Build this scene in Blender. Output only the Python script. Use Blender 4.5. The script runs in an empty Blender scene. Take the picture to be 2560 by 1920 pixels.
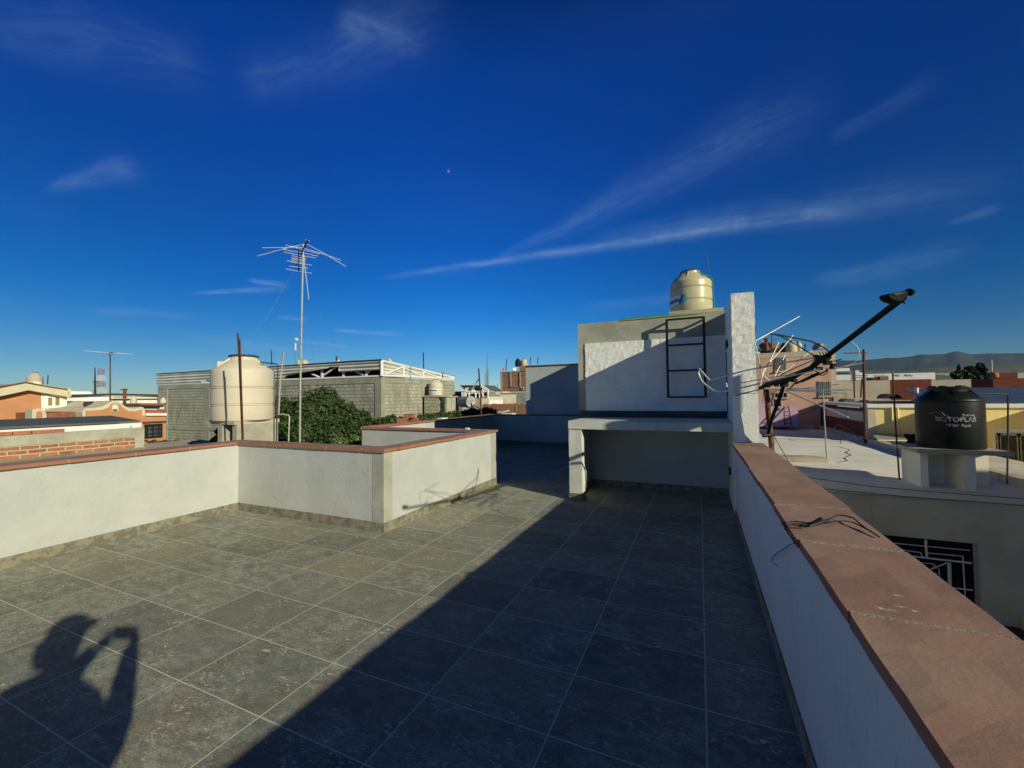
import bpy, bmesh, math, random
import numpy as np
from mathutils import Vector, Matrix, noise as mnoise
rnd = random.Random(7)
PI = math.pi
scene = bpy.context.scene
# ---------------------------------------------------------------- camera
F = 1048.07; YAW, PITCH, ROLL = -0.4195, 0.0291, -0.0113
CAM = np.array([0, 0, 1.6])
_f = np.array([math.sin(YAW)*math.cos(PITCH), math.cos(YAW)*math.cos(PITCH), math.sin(PITCH)])
_r = np.array([math.cos(YAW), -math.sin(YAW), 0.0]); _u = np.cross(_r, _f)
RT = _r*math.cos(ROLL) + _u*math.sin(ROLL); UP = -_r*math.sin(ROLL) + _u*math.cos(ROLL); FW = _f
cd = bpy.data.cameras.new('camera'); cam = bpy.data.objects.new('camera', cd); scene.collection.objects.link(cam)
cd.sensor_width = 36; cd.lens = F/2560*36; cd.clip_start = 0.01; cd.clip_end = 60000
cam.matrix_world = Matrix(((RT[0], UP[0], -FW[0], 0), (RT[1], UP[1], -FW[1], 0), (RT[2], UP[2], -FW[2], 1.6), (0, 0, 0, 1)))
scene.camera = cam
scene.view_settings.view_transform = 'Standard'; scene.view_settings.look = 'None'
scene.view_settings.exposure = 0.0; scene.view_settings.gamma = 1.0
SUN_EL, SUN_AZ = math.radians(21.4), math.radians(113.7)      # azimuth from +Y towards +X
SUN_STRENGTH = 4.7; SKY_STRENGTH = 0.060; HAZE = 1.3e-5

TOSUN = Vector((math.sin(SUN_AZ)*math.cos(SUN_EL), math.cos(SUN_AZ)*math.cos(SUN_EL), math.sin(SUN_EL)))
def ray(px, py): return RT*(px-1280)/F - UP*(py-960)/F + FW
def at(px, py, d): return CAM + ray(px, py)*d                 # a photo pixel at a depth d in metres
def _on(px, py, i, c):
    r = ray(px, py); return CAM + r*(c-CAM[i])/r[i]
def onx(px, py, c): return _on(px, py, 0, c)
def ony(px, py, c): return _on(px, py, 1, c)
def onz(px, py, c): return _on(px, py, 2, c)
KS = {'K1': (0, 820, .23508), 'K2': (400, 840, .18083), 'K3': (640, 560, .20489), 'K4': (780, 840, .23508), 'K5': (1080, 880, .18083), 'K6': (1400, 640, .25316),
      'K7': (1840, 680, .29529), 'K8': (2040, 840, .24108), 'R1': (1960, 1180, .27125), 'A1': (1860, 820, .144665), 'A2': (1720, 880, .12658), 'A3': (1860, 760, .1085),
      'A4': (1090, 930, .1085), 'A5': (2080, 860, .144665), 'A6': (2280, 960, .12658)}
def kp(n, x, y):
    a, b, s = KS[n]; return (a+x*s, b+y*s)

# ---------------------------------------------------------------- node helper
class NB:
    def __init__(s, nt): s.nt = nt; nt.nodes.clear()
    def n(s, t, **kw):
        nd = s.nt.nodes.new(t)
        for k, v in kw.items(): setattr(nd, k, v)
        return nd
    def put(s, inp, v):
        if isinstance(v, bpy.types.NodeSocket): s.nt.links.new(v, inp)
        elif isinstance(v, (tuple, list)):
            v = tuple(v)
            if len(inp.default_value) == 4 and len(v) == 3: v = v+(1,)
            inp.default_value = v
        else: inp.default_value = v
    def m(s, op, a, b=0.0, c=0.0, clamp=False):
        nd = s.n('ShaderNodeMath', operation=op, use_clamp=clamp)
        for i, v in enumerate((a, b, c)): s.put(nd.inputs[i], v)
        return nd.outputs[0]
    def v(s, op, a, b=(0, 0, 0), scale=None):
        nd = s.n('ShaderNodeVectorMath', operation=op); s.put(nd.inputs[0], a); s.put(nd.inputs[1], b)
        if scale is not None: s.put(nd.inputs['Scale'], scale)
        return nd.outputs['Value'] if op in ('DOT_PRODUCT', 'LENGTH', 'DISTANCE') else nd.outputs[0]
    def noise(s, vec, scale, detail=4, rough=.55, dist=0.0, out='Fac'):
        nd = s.n('ShaderNodeTexNoise'); s.put(nd.inputs['Vector'], vec)
        for k, v in (('Scale', scale), ('Detail', detail), ('Roughness', rough), ('Distortion', dist)): s.put(nd.inputs[k], v)
        return nd.outputs[out]
    def ss(s, x, a, b):
        nd = s.n('ShaderNodeMapRange', interpolation_type='SMOOTHSTEP'); s.put(nd.inputs[0], x); nd.inputs[1].default_value = a; nd.inputs[2].default_value = b
        return nd.outputs[0]
    def mix(s, f, a, b, mode='MIX'):
        nd = s.n('ShaderNodeMix', data_type='RGBA', blend_type=mode); s.put(nd.inputs[0], f); s.put(nd.inputs[6], a); s.put(nd.inputs[7], b)
        return nd.outputs[2]
    def sep(s, v):
        nd = s.n('ShaderNodeSeparateXYZ'); s.put(nd.inputs[0], v); return nd.outputs
    def comb(s, x, y, z):
        nd = s.n('ShaderNodeCombineXYZ')
        for i, q in enumerate((x, y, z)): s.put(nd.inputs[i], q)
        return nd.outputs[0]

# ---------------------------------------------------------------- world: sky, cirrus
def make_world():
    w = bpy.data.worlds.new('World'); scene.world = w; w.use_nodes = True
    b = NB(w.node_tree)
    sky = b.n('ShaderNodeTexSky', sky_type='NISHITA'); sky.sun_disc = False
    sky.sun_elevation = SUN_EL; sky.sun_rotation = SUN_AZ; sky.altitude = 1900; sky.air_density = 1.0; sky.dust_density = 0.25; sky.ozone_density = 3.0
    d = b.v('NORMALIZE', b.n('ShaderNodeTexCoord').outputs['Generated'])
    x, y, z = b.sep(d)
    # clean dry highland air: deeper, more saturated blue high up
    hs = b.n('ShaderNodeHueSaturation'); b.put(hs.inputs['Color'], sky.outputs[0]); hs.inputs['Saturation'].default_value = 1.25
    gr = b.mix(b.ss(z, -0.02, 0.60), b.mix(b.ss(z, 0.0, .26), (1.02, 1.30, 1.42, 1), (.08, 1.20, 1.72, 1)), (.0, .82, 1.98, 1))
    col = b.mix(1.0, hs.outputs[0], gr, 'MULTIPLY')
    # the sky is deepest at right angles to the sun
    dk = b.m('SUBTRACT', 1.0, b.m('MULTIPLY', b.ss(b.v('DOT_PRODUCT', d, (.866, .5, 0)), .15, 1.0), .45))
    dk = b.m('MULTIPLY', dk, b.m('SUBTRACT', 1.0, b.m('MULTIPLY', b.ss(z, .60, .84), .92)))  # zenith above the view darkened to cut fill light on the floor
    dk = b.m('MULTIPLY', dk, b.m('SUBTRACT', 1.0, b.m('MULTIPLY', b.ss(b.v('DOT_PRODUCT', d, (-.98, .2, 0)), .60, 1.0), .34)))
    aur = b.ss(b.v('DOT_PRODUCT', d, (float(TOSUN[0]), float(TOSUN[1]), 0.0)), .12, .70)     # unseen sky on the sun's side dimmed and greyed to mute the blue fill
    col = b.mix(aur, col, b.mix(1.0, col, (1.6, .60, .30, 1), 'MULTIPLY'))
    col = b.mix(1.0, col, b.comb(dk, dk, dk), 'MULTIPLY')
    zc = b.m('MAXIMUM', z, 0.06)
    plane = b.comb(b.m('DIVIDE', x, zc), b.m('DIVIDE', y, zc), 0.0)
    wob = b.m('SUBTRACT', b.noise(d, 3.2, 4, .6), .5)
    fine = b.ss(b.noise(d, 11.0, 9, .66, .8), .12, .88)
    def dirv(p): v = ray(*p); return v/np.linalg.norm(v)
    def streak(p, q, w0, w1, amp, fade=.06, wobble=.03):
        a, c = dirv(p), dirv(q); n = np.cross(a, c); n /= np.linalg.norm(n)
        t = c-a*np.dot(a, c); t /= np.linalg.norm(t); L = math.acos(np.dot(a, c))
        ang = b.m('ARCTAN2', b.v('DOT_PRODUCT', d, tuple(t)), b.v('DOT_PRODUCT', d, tuple(a)))
        dist = b.m('ADD', b.v('DOT_PRODUCT', d, tuple(n)), b.m('MULTIPLY', wob, wobble))
        u = b.m('DIVIDE', ang, L, clamp=False)
        wd = b.m('ADD', w0, b.m('MULTIPLY', b.m('MAXIMUM', u, 0.0), w1-w0))
        e = b.m('DIVIDE', dist, b.m('MAXIMUM', wd, .002))
        g = b.m('POWER', 2.718, b.m('MULTIPLY', b.m('MULTIPLY', e, e), -1.0))
        lim = b.m('MULTIPLY', b.ss(u, -fade, .12), b.m('SUBTRACT', 1.0, b.ss(u, .75, 1.0+fade)))
        # fibres run along the streak
        sv = b.comb(b.m('MULTIPLY', ang, 8.0), b.m('MULTIPLY', dist, 70.0), 0.0)
        fib = b.ss(b.noise(sv, 1.0, 7, .66, .8), .30, .70)
        k = b.m('MULTIPLY', b.m('MULTIPLY', g, lim), b.m('ADD', .35, b.m('MULTIPLY', fib, .65)))
        return b.m('MULTIPLY', k, amp)
    parts = [streak((975, 695), (2230, 505), .005, .015, .42, wobble=.022), streak((1240, 650), (2080, 240), .006, .050, .17, wobble=.05),
             streak((1500, 590), (2560, 450), .010, .040, .14), streak((640, 200), (1075, 60), .030, .050, .13, .2, .09), streak((860, 60), (1040, 130), .018, .020, .20, .2, .06),
             streak((2060, 700), (2400, 640), .012, .022, .17, .2, .04), streak((0, 60), (500, 180), .03, .04, .13, .2, .1),
             streak((140, 470), (345, 425), .007, .020, .26, .2, .05), streak((500, 735), (700, 722), .003, .006, .42, .2, .015), streak((630, 703), (715, 712), .004, .006, .55, .2, .014),
             streak((845, 826), (1005, 836), .003, .005, .50, .15, .006), streak((700, 793), (770, 800), .003, .004, .34, .2, .008), streak((740, 852), (860, 866), .003, .004, .40, .2, .008),
             streak((250, 780), (480, 795), .006, .006, .22, .2, .02), streak((500, 850), (740, 880), .006, .008, .22, .2, .02), streak((2380, 560), (2500, 520), .004, .008, .16, .2, .03),
             streak((2100, 330), (2330, 200), .010, .014, .10, .2, .05), streak((1480, 770), (1700, 735), .010, .014, .15, .2, .04)]
    s = parts[0]
    for q in parts[1:]: s = b.m('ADD', s, q)
    veil = b.m('MULTIPLY', b.ss(b.noise(b.v('MULTIPLY', plane, (.5, 1.3, 1)), .8, 6, .6, .8), .50, .85), .05)
    s = b.m('MULTIPLY', b.m('ADD', s, veil), b.m('ADD', .35, b.m('MULTIPLY', fine, 1.2)))
    s = b.m('MULTIPLY', b.m('MULTIPLY', s, b.ss(z, 0.0, .05)), .58)
    col = b.mix(b.m('MINIMUM', s, .85), col, (6.0, 9.6, 12.6, 1))
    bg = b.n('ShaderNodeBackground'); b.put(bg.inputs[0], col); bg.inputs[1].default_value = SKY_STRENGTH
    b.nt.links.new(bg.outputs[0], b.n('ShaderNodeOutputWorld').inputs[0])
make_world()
sd = bpy.data.lights.new('sun', 'SUN'); sd.energy = SUN_STRENGTH; sd.angle = math.radians(.55); sd.color = (1.0, .945, .73)
sun = bpy.data.objects.new('sun', sd); scene.collection.objects.link(sun)
sun.rotation_euler = TOSUN.to_track_quat('Z', 'Y').to_euler(); sun.location = TOSUN*60

# ---------------------------------------------------------------- materials
MATS = {}
def mat(name, c1, c2=None, scale=4.0, rough=.85, bump=0.0, bscale=60, detail=5, metal=0.0, spec=.35, grain=0.0, lo=.35, hi=.65, stain=None, stretch=(1, 1, 1), coat=0, fn=None):
    m = bpy.data.materials.new(name); m.use_nodes = True; b = NB(m.node_tree)
    pos = b.n('ShaderNodeNewGeometry').outputs['Position']
    p = b.n('ShaderNodeBsdfPrincipled'); out = b.n('ShaderNodeOutputMaterial'); b.nt.links.new(p.outputs[0], out.inputs[0])
    vec = b.v('MULTIPLY', pos, stretch) if stretch != (1, 1, 1) else pos
    col = c1+(1,)
    if c2 is not None: col = b.mix(b.ss(b.noise(vec, scale, detail, .6), lo, hi), c1+(1,), c2+(1,))
    if stain: # (colour, scale, lo, hi, strength, stretch)
        sc, ssc, sl, sh, st, sst = stain
        col = b.mix(b.m('MULTIPLY', b.ss(b.noise(b.v('MULTIPLY', pos, sst), ssc, 6, .65, .5), sl, sh), st), col, sc+(1,))
    if grain: col = b.mix(grain, col, b.mix(b.noise(pos, 180, 2, .7), (0.0, 0, 0, 1), (1, 1, 1, 1)), 'SOFT_LIGHT')
    h = None
    if bump: h = b.noise(vec, bscale, 5, .65)
    r = rough
    if fn:
        res = fn(b, pos, col, h)
        col, h = res[0], res[1]
        if len(res) > 2: r = res[2]
    b.put(p.inputs['Base Color'], col); b.put(p.inputs['Roughness'], r); p.inputs['Metallic'].default_value = metal; p.inputs['Specular IOR Level'].default_value = spec
    if coat: p.inputs['Coat Weight'].default_value = coat
    if h is not None:
        bn = b.n('ShaderNodeBump'); bn.inputs['Strength'].default_value = min(1.0, bump*1.0 if bump else .4); bn.inputs['Distance'].default_value = .02; b.put(bn.inputs['Height'], h)
        b.nt.links.new(bn.outputs[0], p.inputs['Normal'])
    MATS[name] = m
    return m
TX, TY, TX0, TY0 = .6842, .4633, -4.793, 1.4468
def tiles_fn(b, pos, col, h):
    x, y, z = b.sep(pos)
    wv = b.m('MULTIPLY', b.m('SUBTRACT', b.noise(pos, 3.0, 2), .5), .004)
    u = b.m('DIVIDE', b.m('ADD', b.m('SUBTRACT', x, TX0), wv), TX); v = b.m('DIVIDE', b.m('ADD', b.m('SUBTRACT', y, TY0), wv), TY)
    iu, iv = b.m('FLOOR', u), b.m('FLOOR', v)
    du = b.m('MULTIPLY', b.m('ABSOLUTE', b.m('SUBTRACT', u, b.m('ROUND', u))), TX); dv = b.m('MULTIPLY', b.m('ABSOLUTE', b.m('SUBTRACT', v, b.m('ROUND', v))), TY)
    dd = b.m('MINIMUM', du, dv)
    wn = b.n('ShaderNodeTexWhiteNoise'); b.put(wn.inputs[0], b.comb(iu, iv, 0.0)); rc = b.sep(wn.outputs['Color'])
    off = b.v('SCALE', wn.outputs['Color'], scale=37.0)
    p2 = b.v('ADD', pos, off)
    ps = b.v('MULTIPLY', p2, (1.0, 2.1, 1))
    base = b.mix(b.ss(b.noise(ps, 7.5, 10, .80, .5), .41, .60), (.226, .240, .190, 1), (.405, .402, .312, 1))
    base = b.mix(b.m('MULTIPLY', b.ss(b.noise(b.v('ADD', p2, (9, 3, 1)), 2.4, 4, .6), .48, .68), .55), base, (.235, .180, .125, 1))
    base = b.mix(b.m('MULTIPLY', b.ss(b.noise(b.v('ADD', p2, (3, 8, 1)), 7.0, 5, .7), .46, .74), .5), base, (.105, .130, .110, 1))
    base = b.mix(b.m('MULTIPLY', b.m('MULTIPLY', rc[0], rc[0]), .75), base, (.330, .305, .205, 1)); base = b.mix(b.m('MULTIPLY', b.m('MULTIPLY', rc[1], rc[1]), .52), base, (.125, .145, .128, 1))
    gr = b.noise(ps, 75, 6, .85)
    base = b.mix(.62, base, b.mix(b.ss(gr, .32, .68), (.12, .12, .12, 1), (.88, .88, .88, 1)), 'OVERLAY')
    fl = b.m('MULTIPLY', b.ss(b.noise(b.v('MULTIPLY', p2, (1, 2.2, 1)), 24, 6, .72, .9), .565, .600), b.ss(b.noise(b.v('ADD', p2, (5, 5, 5)), 3.6, 5, .70), .47, .58))
    base = b.mix(b.m('MULTIPLY', fl, .9), base, (.66, .65, .52, 1))
    g = b.m('SUBTRACT', 1.0, b.ss(dd, .0032, .0054))
    edge = b.m('SUBTRACT', 1.0, b.ss(dd, .003, .014))
    base = b.mix(b.m('MULTIPLY', edge, .25), base, (.09, .09, .075, 1))
    gcol = b.mix(b.noise(pos, 6, 4), (.52, .52, .39, 1), (.72, .71, .53, 1))
    col = b.mix(g, base, gcol)
    hh = b.m('SUBTRACT', b.m('ADD', b.m('MULTIPLY', b.noise(ps, 34, 8, .75), .50), b.m('MULTIPLY', gr, .16)), b.m('MULTIPLY', g, .15))
    return col, hh, b.m('ADD', .55, b.m('MULTIPLY', b.noise(p2, 8, 4), .30))
def brick_fn(bw, bh, mw, cols, mortar, offs=.5, plaster=0.0, stainc=None, wob=.012, bumpm=.5, mst=1.0):
    def fn(b, pos, col, h):
        nrm = b.sep(b.n('ShaderNodeNewGeometry').outputs['Normal']); x, y, z = b.sep(pos)
        ax = b.m('GREATER_THAN', b.m('ABSOLUTE', nrm[0]), .6)
        s = b.m('ADD', b.m('MULTIPLY', x, b.m('SUBTRACT', 1.0, ax)), b.m('MULTIPLY', y, ax))
        w1 = b.m('MULTIPLY', b.m('SUBTRACT', b.noise(pos, 2.5/bw*.3, 3), .5), wob*2)
        zz = b.m('ADD', z, w1)
        iz = b.m('FLOOR', b.m('DIVIDE', zz, bh))
        sh = b.m('MULTIPLY', b.m('MODULO', b.m('ABSOLUTE', iz), 2.0), offs*bw)
        wn = b.n('ShaderNodeTexWhiteNoise', noise_dimensions='1D'); b.put(wn.inputs['W'], iz)
        ss_ = b.m('ADD', b.m('ADD', s, sh), b.m('MULTIPLY', wn.outputs['Value'], bw*.35))
        ix = b.m('FLOOR', b.m('DIVIDE', ss_, bw))
        fx = b.m('MULTIPLY', b.m('FRACT', b.m('DIVIDE', ss_, bw)), bw); fz = b.m('MULTIPLY', b.m('FRACT', b.m('DIVIDE', zz, bh)), bh)
        dx = b.m('MINIMUM', fx, b.m('SUBTRACT', bw, fx)); dz = b.m('MINIMUM', fz, b.m('SUBTRACT', bh, fz))
        d = b.m('ADD', b.m('MINIMUM', dx, dz), b.m('MULTIPLY', b.m('SUBTRACT', b.noise(pos, 30, 3), .5), mw*.9))
        mm = b.m('SUBTRACT', 1.0, b.ss(d, mw*.42, mw*.62))
        wn2 = b.n('ShaderNodeTexWhiteNoise'); b.put(wn2.inputs[0], b.comb(ix, iz, ax))
        c = b.mix(wn2.outputs['Value'], cols[0]+(1,), cols[1]+(1,))
        c = b.mix(b.m('MULTIPLY', b.ss(b.noise(pos, 7, 5, .65), .4, .7), .55), c, cols[2]+(1,))
        c = b.mix(b.m('MULTIPLY', mm, mst), c, mortar+(1,))
        if stainc: c = b.mix(b.m('MULTIPLY', b.ss(b.noise(b.v('MULTIPLY', pos, (1.5, 1.5, .45)), .9, 6, .7, .5), .42, .70), stainc[1]), c, stainc[0]+(1,))
        if plaster: c = b.mix(b.ss(b.noise(pos, .8, 4, .6), 1-plaster-.05, 1-plaster+.05), c, (.42, .40, .33, 1))
        return c, b.m('SUBTRACT', b.m('MULTIPLY', b.noise(pos, 25, 4), .25), b.m('MULTIPLY', mm, bumpm))
    return fn
mat('tile_floor', (.1, .1, .1), bump=.6, spec=.22, fn=tiles_fn)
def plaster_fn(b, pos, col, h):
    x, y, z = b.sep(pos)
    ch = b.ss(b.noise(pos, 9, 5, .7, .6), .56, .70)      # trowel marks and small chips
    drip = b.m('MULTIPLY', b.ss(b.noise(b.v('MULTIPLY', pos, (7, 7, .35)), 2.2, 4, .65), .58, .76), b.ss(z, .35, .95))
    foot = b.m('MULTIPLY', b.m('SUBTRACT', 1.0, b.ss(z, .10, .26)), b.ss(b.noise(pos, 6, 5, .7), .40, .70))
    col = b.mix(b.m('MULTIPLY', drip, .16), col, (.40, .37, .29, 1)); col = b.mix(b.m('MULTIPLY', foot, .30), col, (.42, .39, .31, 1))
    return col, b.m('ADD', b.m('MULTIPLY', h, .6), b.m('MULTIPLY', ch, .40))
mat('white_plaster', (.485, .50, .475), (.43, .445, .42), 1.6, .9, .38, 34, grain=.10, stain=((.50, .50, .44), 1.6, .58, .80, .35, (1, 1, .5)), fn=plaster_fn)
mat('rough_plaster', (.85, .86, .79), (.80, .80, .73), 5.0, .92, .38, 46, grain=.15, stain=((.45, .45, .40), 3.0, .60, .80, .30, (1, 1, .6)))
def streak_fn(b, pos, col, h):
    c = b.mix(b.m('MULTIPLY', b.ss(b.noise(b.v('MULTIPLY', pos, (1, 9, 1.2)), 5, 5, .7), .56, .68), .60), col, (.34, .37, .40, 1))
    return c, h
mat('side_plaster', (.70, .70, .66), (.64, .65, .62), 2.2, .92, .5, 22, fn=streak_fn)
mat('bare_cement', (.42, .41, .32), (.31, .305, .235), 2.6, .92, .30, 40, grain=.25, stain=((.42, .40, .32), 4.5, .55, .75, .6, (1, 1, 1.5)))
mat('smooth_cement', (.40, .40, .33), (.33, .33, .27), 3.5, .9, .2, 60, grain=.2)
mat('bench_plaster', (.62, .62, .55), (.54, .54, .47), 3.0, .9, .25, 50, grain=.15, stain=((.42, .41, .35), 2.5, .55, .75, .5, (1, 1, .6)))
mat('dark_cement', (.085, .095, .085), (.05, .058, .052), 3.0, .75, .3, 40, stretch=(.6, 1, 3))
def splash_fn(b, pos, col, h):
    p = b.v('ADD', pos, b.v('SCALE', b.v('SUBTRACT', b.noise(pos, 22, 3, .6, out='Color'), (.5, .5, .5)), scale=.05)); k = 0.0
    for (x, y, r) in SPL:
        e = b.m('SUBTRACT', 1.0, b.ss(b.v('LENGTH', b.v('MULTIPLY', b.v('SUBTRACT', p, (x, y, .985)), (1.0, 2.4, 1.0))), r*.25, r)); k = b.m('MAXIMUM', e, k)
    k = b.m('MULTIPLY', k, b.ss(b.noise(b.v('MULTIPLY', pos, (1, 3, 1)), 60, 4, .7), .46, .56))
    col = b.mix(b.m('MULTIPLY', b.ss(b.noise(b.v('MULTIPLY', pos, (1, 1, .2)), 38, 4, .7), .68, .72), .6), col, (.12, .065, .05, 1))
    nz_ = b.m('ABSOLUTE', b.sep(b.n('ShaderNodeNewGeometry').outputs['Normal'])[2])
    col = b.mix(b.m('MULTIPLY', b.m('SUBTRACT', 1.0, b.ss(nz_, .3, .7)), .8), col, (.33, .125, .07, 1))      # bare fired clay on the tile edges, dusty tops
    return b.mix(b.m('MULTIPLY', k, .9), col, (.72, .72, .70, 1)), h
SPL = [(*[float(q) for q in onz(*kp('R1', x, y), .985)[:2]], r) for x, y, r in ((930, 1255, .040), (1075, 1140, .022), (1070, 1230, .022), (1240, 1278, .014))]
mat('clay_coping', (.355, .218, .158), (.28, .162, .115), 2.6, .88, .12, 60, grain=.10, stain=((.38, .29, .22), 1.7, .45, .75, .55, (1, 1, 1)), fn=splash_fn)
mat('clay_underside', (.20, .075, .05), (.13, .05, .035), 8, .9, .3, 60)
mat('mortar', (.42, .32, .245), (.34, .25, .19), 20, .95, .8, 90)
mat('skirting', (.25, .225, .16), (.14, .135, .10), 12, .7, .25, 60, lo=.42, hi=.60, grain=.3)
mat('paint_white', (.80, .80, .76), (.72, .72, .68), 1.5, .85, .15, 40, grain=.1, stain=((.50, .48, .42), 1.2, .60, .80, .35, (1, 1, .4)))
mat('metal_white', (.78, .78, .74), (.55, .52, .46), 5, .5, .1, 60, lo=.55, hi=.8)
mat('orange_plaster', (.54, .265, .13), (.48, .225, .11), 1.3, .92, .25, 30, grain=.12, stain=((.45, .24, .14), .9, .58, .8, .4, (1, 1, .4)))
mat('cream_trim', (.62, .57, .41), (.55, .51, .36), 3, .88, .15, 40)
mat('pink_plaster', (.60, .38, .27), (.52, .32, .225), .8, .92, .25, 18, grain=.12, stain=((.25, .18, .14), .7, .52, .78, .6, (1, 1, .35)))
mat('lilac_plaster', (.60, .42, .50), (.52, .36, .44), 1.0, .9, .15, 30)
mat('yellow_plaster', (.86, .70, .30), (.80, .64, .27), 1.2, .9, .25, 30, grain=.1)
mat('stained_concrete', (.50, .44, .34), (.40, .35, .27), .9, .92, .25, 20, stain=((.20, .17, .13), 1.1, .54, .74, .75, (1.6, 1.6, .18)))
mat('roof_membrane', (.84, .81, .68), (.74, .71, .58), .7, .85, .25, 8, grain=.12, stain=((.30, .29, .26), .5, .55, .75, .5, (1, 1, 1)))
mat('grey_wall', (.70, .63, .46), (.54, .49, .37), .8, .92, .35, 26, grain=.2, stain=((.33, .29, .23), .8, .5, .75, .5, (1, 1, .6)))
mat('asphalt', (.055, .055, .05), (.04, .04, .038), .3, .9, .2, 3)
mat('earth', (.16, .14, .10), (.10, .10, .06), .05, .95, .2, 1)
mat('block_wall', (.3, .3, .3), bump=.7, rough=.95, fn=brick_fn(.40, .20, .052, ((.45, .45, .36), (.36, .36, .285), (.27, .27, .21)), (.19, .19, .145), stainc=((.14, .145, .11), .75), wob=.03, mst=.75))
mat('block_wall_warm', (.3, .3, .3), bump=.7, rough=.95, fn=brick_fn(.40, .20, .048, ((.47, .455, .35), (.38, .37, .285), (.30, .29, .22)), (.22, .215, .165), stainc=((.18, .18, .135), .75), wob=.03, mst=.75))
mat('brick_wall', (.3, .3, .3), bump=.8, rough=.92, fn=brick_fn(.28, .088, .024, ((.40, .16, .075), (.26, .095, .05), (.42, .21, .12)), (.46, .40, .28), wob=.010))
mat('brick_wall_far', (.3, .3, .3), bump=.5, rough=.92, fn=brick_fn(.28, .085, .014, ((.34, .14, .07), (.24, .10, .055), (.40, .22, .13)), (.30, .23, .16), stainc=((.36, .27, .18), .4)))
mat('brick_wall_dark', (.3, .3, .3), bump=.5, rough=.92, fn=brick_fn(.28, .085, .014, ((.21, .045, .025), (.13, .030, .020), (.17, .05, .03)), (.10, .05, .035)))
mat('brick_red', (.46, .18, .09), (.34, .13, .07), 14, .9, .3, 60)
def holes_fn(b, pos, col, h):
    n_ = b.sep(b.n('ShaderNodeNewGeometry').outputs['Normal']); x, y, z = b.sep(pos)
    u = b.m('ABSOLUTE', b.m('SUBTRACT', b.m('FRACT', b.m('DIVIDE', b.m('ADD', x, b.m('MULTIPLY', y, .4)), .040)), .5)); v = b.m('ABSOLUTE', b.m('SUBTRACT', b.m('FRACT', b.m('DIVIDE', b.m('SUBTRACT', z, .987), .034)), .5))
    k = b.m('MULTIPLY', b.m('MULTIPLY', b.m('LESS_THAN', u, .30), b.m('LESS_THAN', v, .28)), b.m('LESS_THAN', b.m('ABSOLUTE', n_[2]), .5))
    return b.mix(k, col, (.02, .01, .008, 1)), h
mat('hollow_face', (.52, .22, .12), (.42, .17, .09), 14, .9, .2, 60, fn=holes_fn)
mat('column_cement', (.34, .34, .27), (.26, .26, .20), 1.2, .92, .2, 30, grain=.2, stain=((.14, .145, .11), 1.2, .5, .75, .6, (1.5, 1.5, .3)))
def corr_fn(b, pos, col, h):
    x, y, z = b.sep(pos)
    return b.mix(b.m('MULTIPLY', b.ss(b.noise(b.v('MULTIPLY', pos, (.3, .3, 2)), 2.5, 4), .55, .75), .4), col, (.25, .20, .15, 1)), h
mat('sheet_metal', (.66, .66, .60), (.52, .52, .47), .8, .55, .1, 20, metal=.05, fn=corr_fn)
mat('dark_roofing', (.045, .04, .05), (.03, .03, .035), .8, .7, .2, 20)
mat('grey_sheet', (.11, .12, .105), (.085, .09, .08), .8, .75, .15, 20, stain=((.24, .24, .2), 1.4, .62, .75, .5, (1, 1, 1)))
mat('clay_roof', (.32, .12, .07), (.22, .085, .05), 6, .9, .5, 30)
mat('tank_beige', (.62, .56, .43), (.59, .53, .405), 3, .55, .06, 120, spec=.4, grain=.1, stain=((.40, .33, .27), 1.8, .60, .78, .25, (1, 1, .4)))
mat('tank_cream', (.54, .50, .30), (.50, .465, .28), 3, .30, .05, 120, spec=.55, grain=.06)
mat('tank_black', (.005, .007, .007), (.010, .013, .013), 3, .45, .08, 60, spec=.25)
mat('lid_dark', (.05, .045, .05), None, rough=.6)
mat('label_white', (.75, .77, .80), None, rough=.45)
mat('label_blue', (.02, .03, .25), None, rough=.45)
mat('label_cyan', (.06, .42, .55), None, rough=.45)
mat('print_white', (.42, .45, .45), (.10, .11, .11), 26, .6, lo=.30, hi=.62)
mat('rust', (.14, .05, .03), (.07, .03, .022), 22, .85, .5, 80, metal=.1)
mat('rust_bright', (.26, .10, .045), (.10, .04, .025), 14, .8, .5, 60, metal=.1)
mat('galvanized', (.46, .46, .40), (.32, .32, .28), 30, .4, .08, 60, metal=.25)
mat('aluminium', (.78, .76, .64), (.60, .58, .48), 40, .5, .05, 80, metal=.1)
mat('black_iron', (.008, .007, .007), None, rough=.5, spec=.5)
mat('black_plastic', (.012, .012, .012), (.02, .02, .018), 20, .6, .2, 80)
mat('dark_pipe', (.05, .045, .045), (.03, .03, .03), 8, .6)
mat('antenna_dark', (.008, .0075, .007), (.018, .017, .015), 12, .75, .2, 60, spec=.15)
mat('wire', (.012, .012, .012), None, rough=.6)
mat('wire_brown', (.16, .05, .03), None, rough=.6)
mat('wire_light', (.17, .21, .23), None, rough=.5)
mat('hose_green', (.03, .25, .09), None, rough=.5)
mat('hose_yellow', (.52, .42, .06), None, rough=.5)
mat('dish_red', (.60, .08, .10), (.5, .1, .1), 6, .5)
mat('dish_pink', (.62, .22, .22), (.5, .2, .18), 6, .6)
mat('dish_grey', (.42, .42, .38), (.25, .25, .24), 6, .6)
mat('glass_dark', (.012, .014, .016), (.02, .022, .022), 2, .12, spec=.6)
mat('glass_green', (.04, .06, .055), (.07, .09, .08), 3, .2, spec=.5)
mat('curtain', (.30, .24, .07), (.20, .16, .05), 9, .7, stretch=(6, 6, .4))
mat('blue_roof', (.07, .09, .13), (.05, .065, .10), .8, .5, spec=.4)
mat('tower_red', (.40, .07, .06), None, rough=.6)
mat('tower_white', (.66, .68, .70), None, rough=.6)
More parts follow.
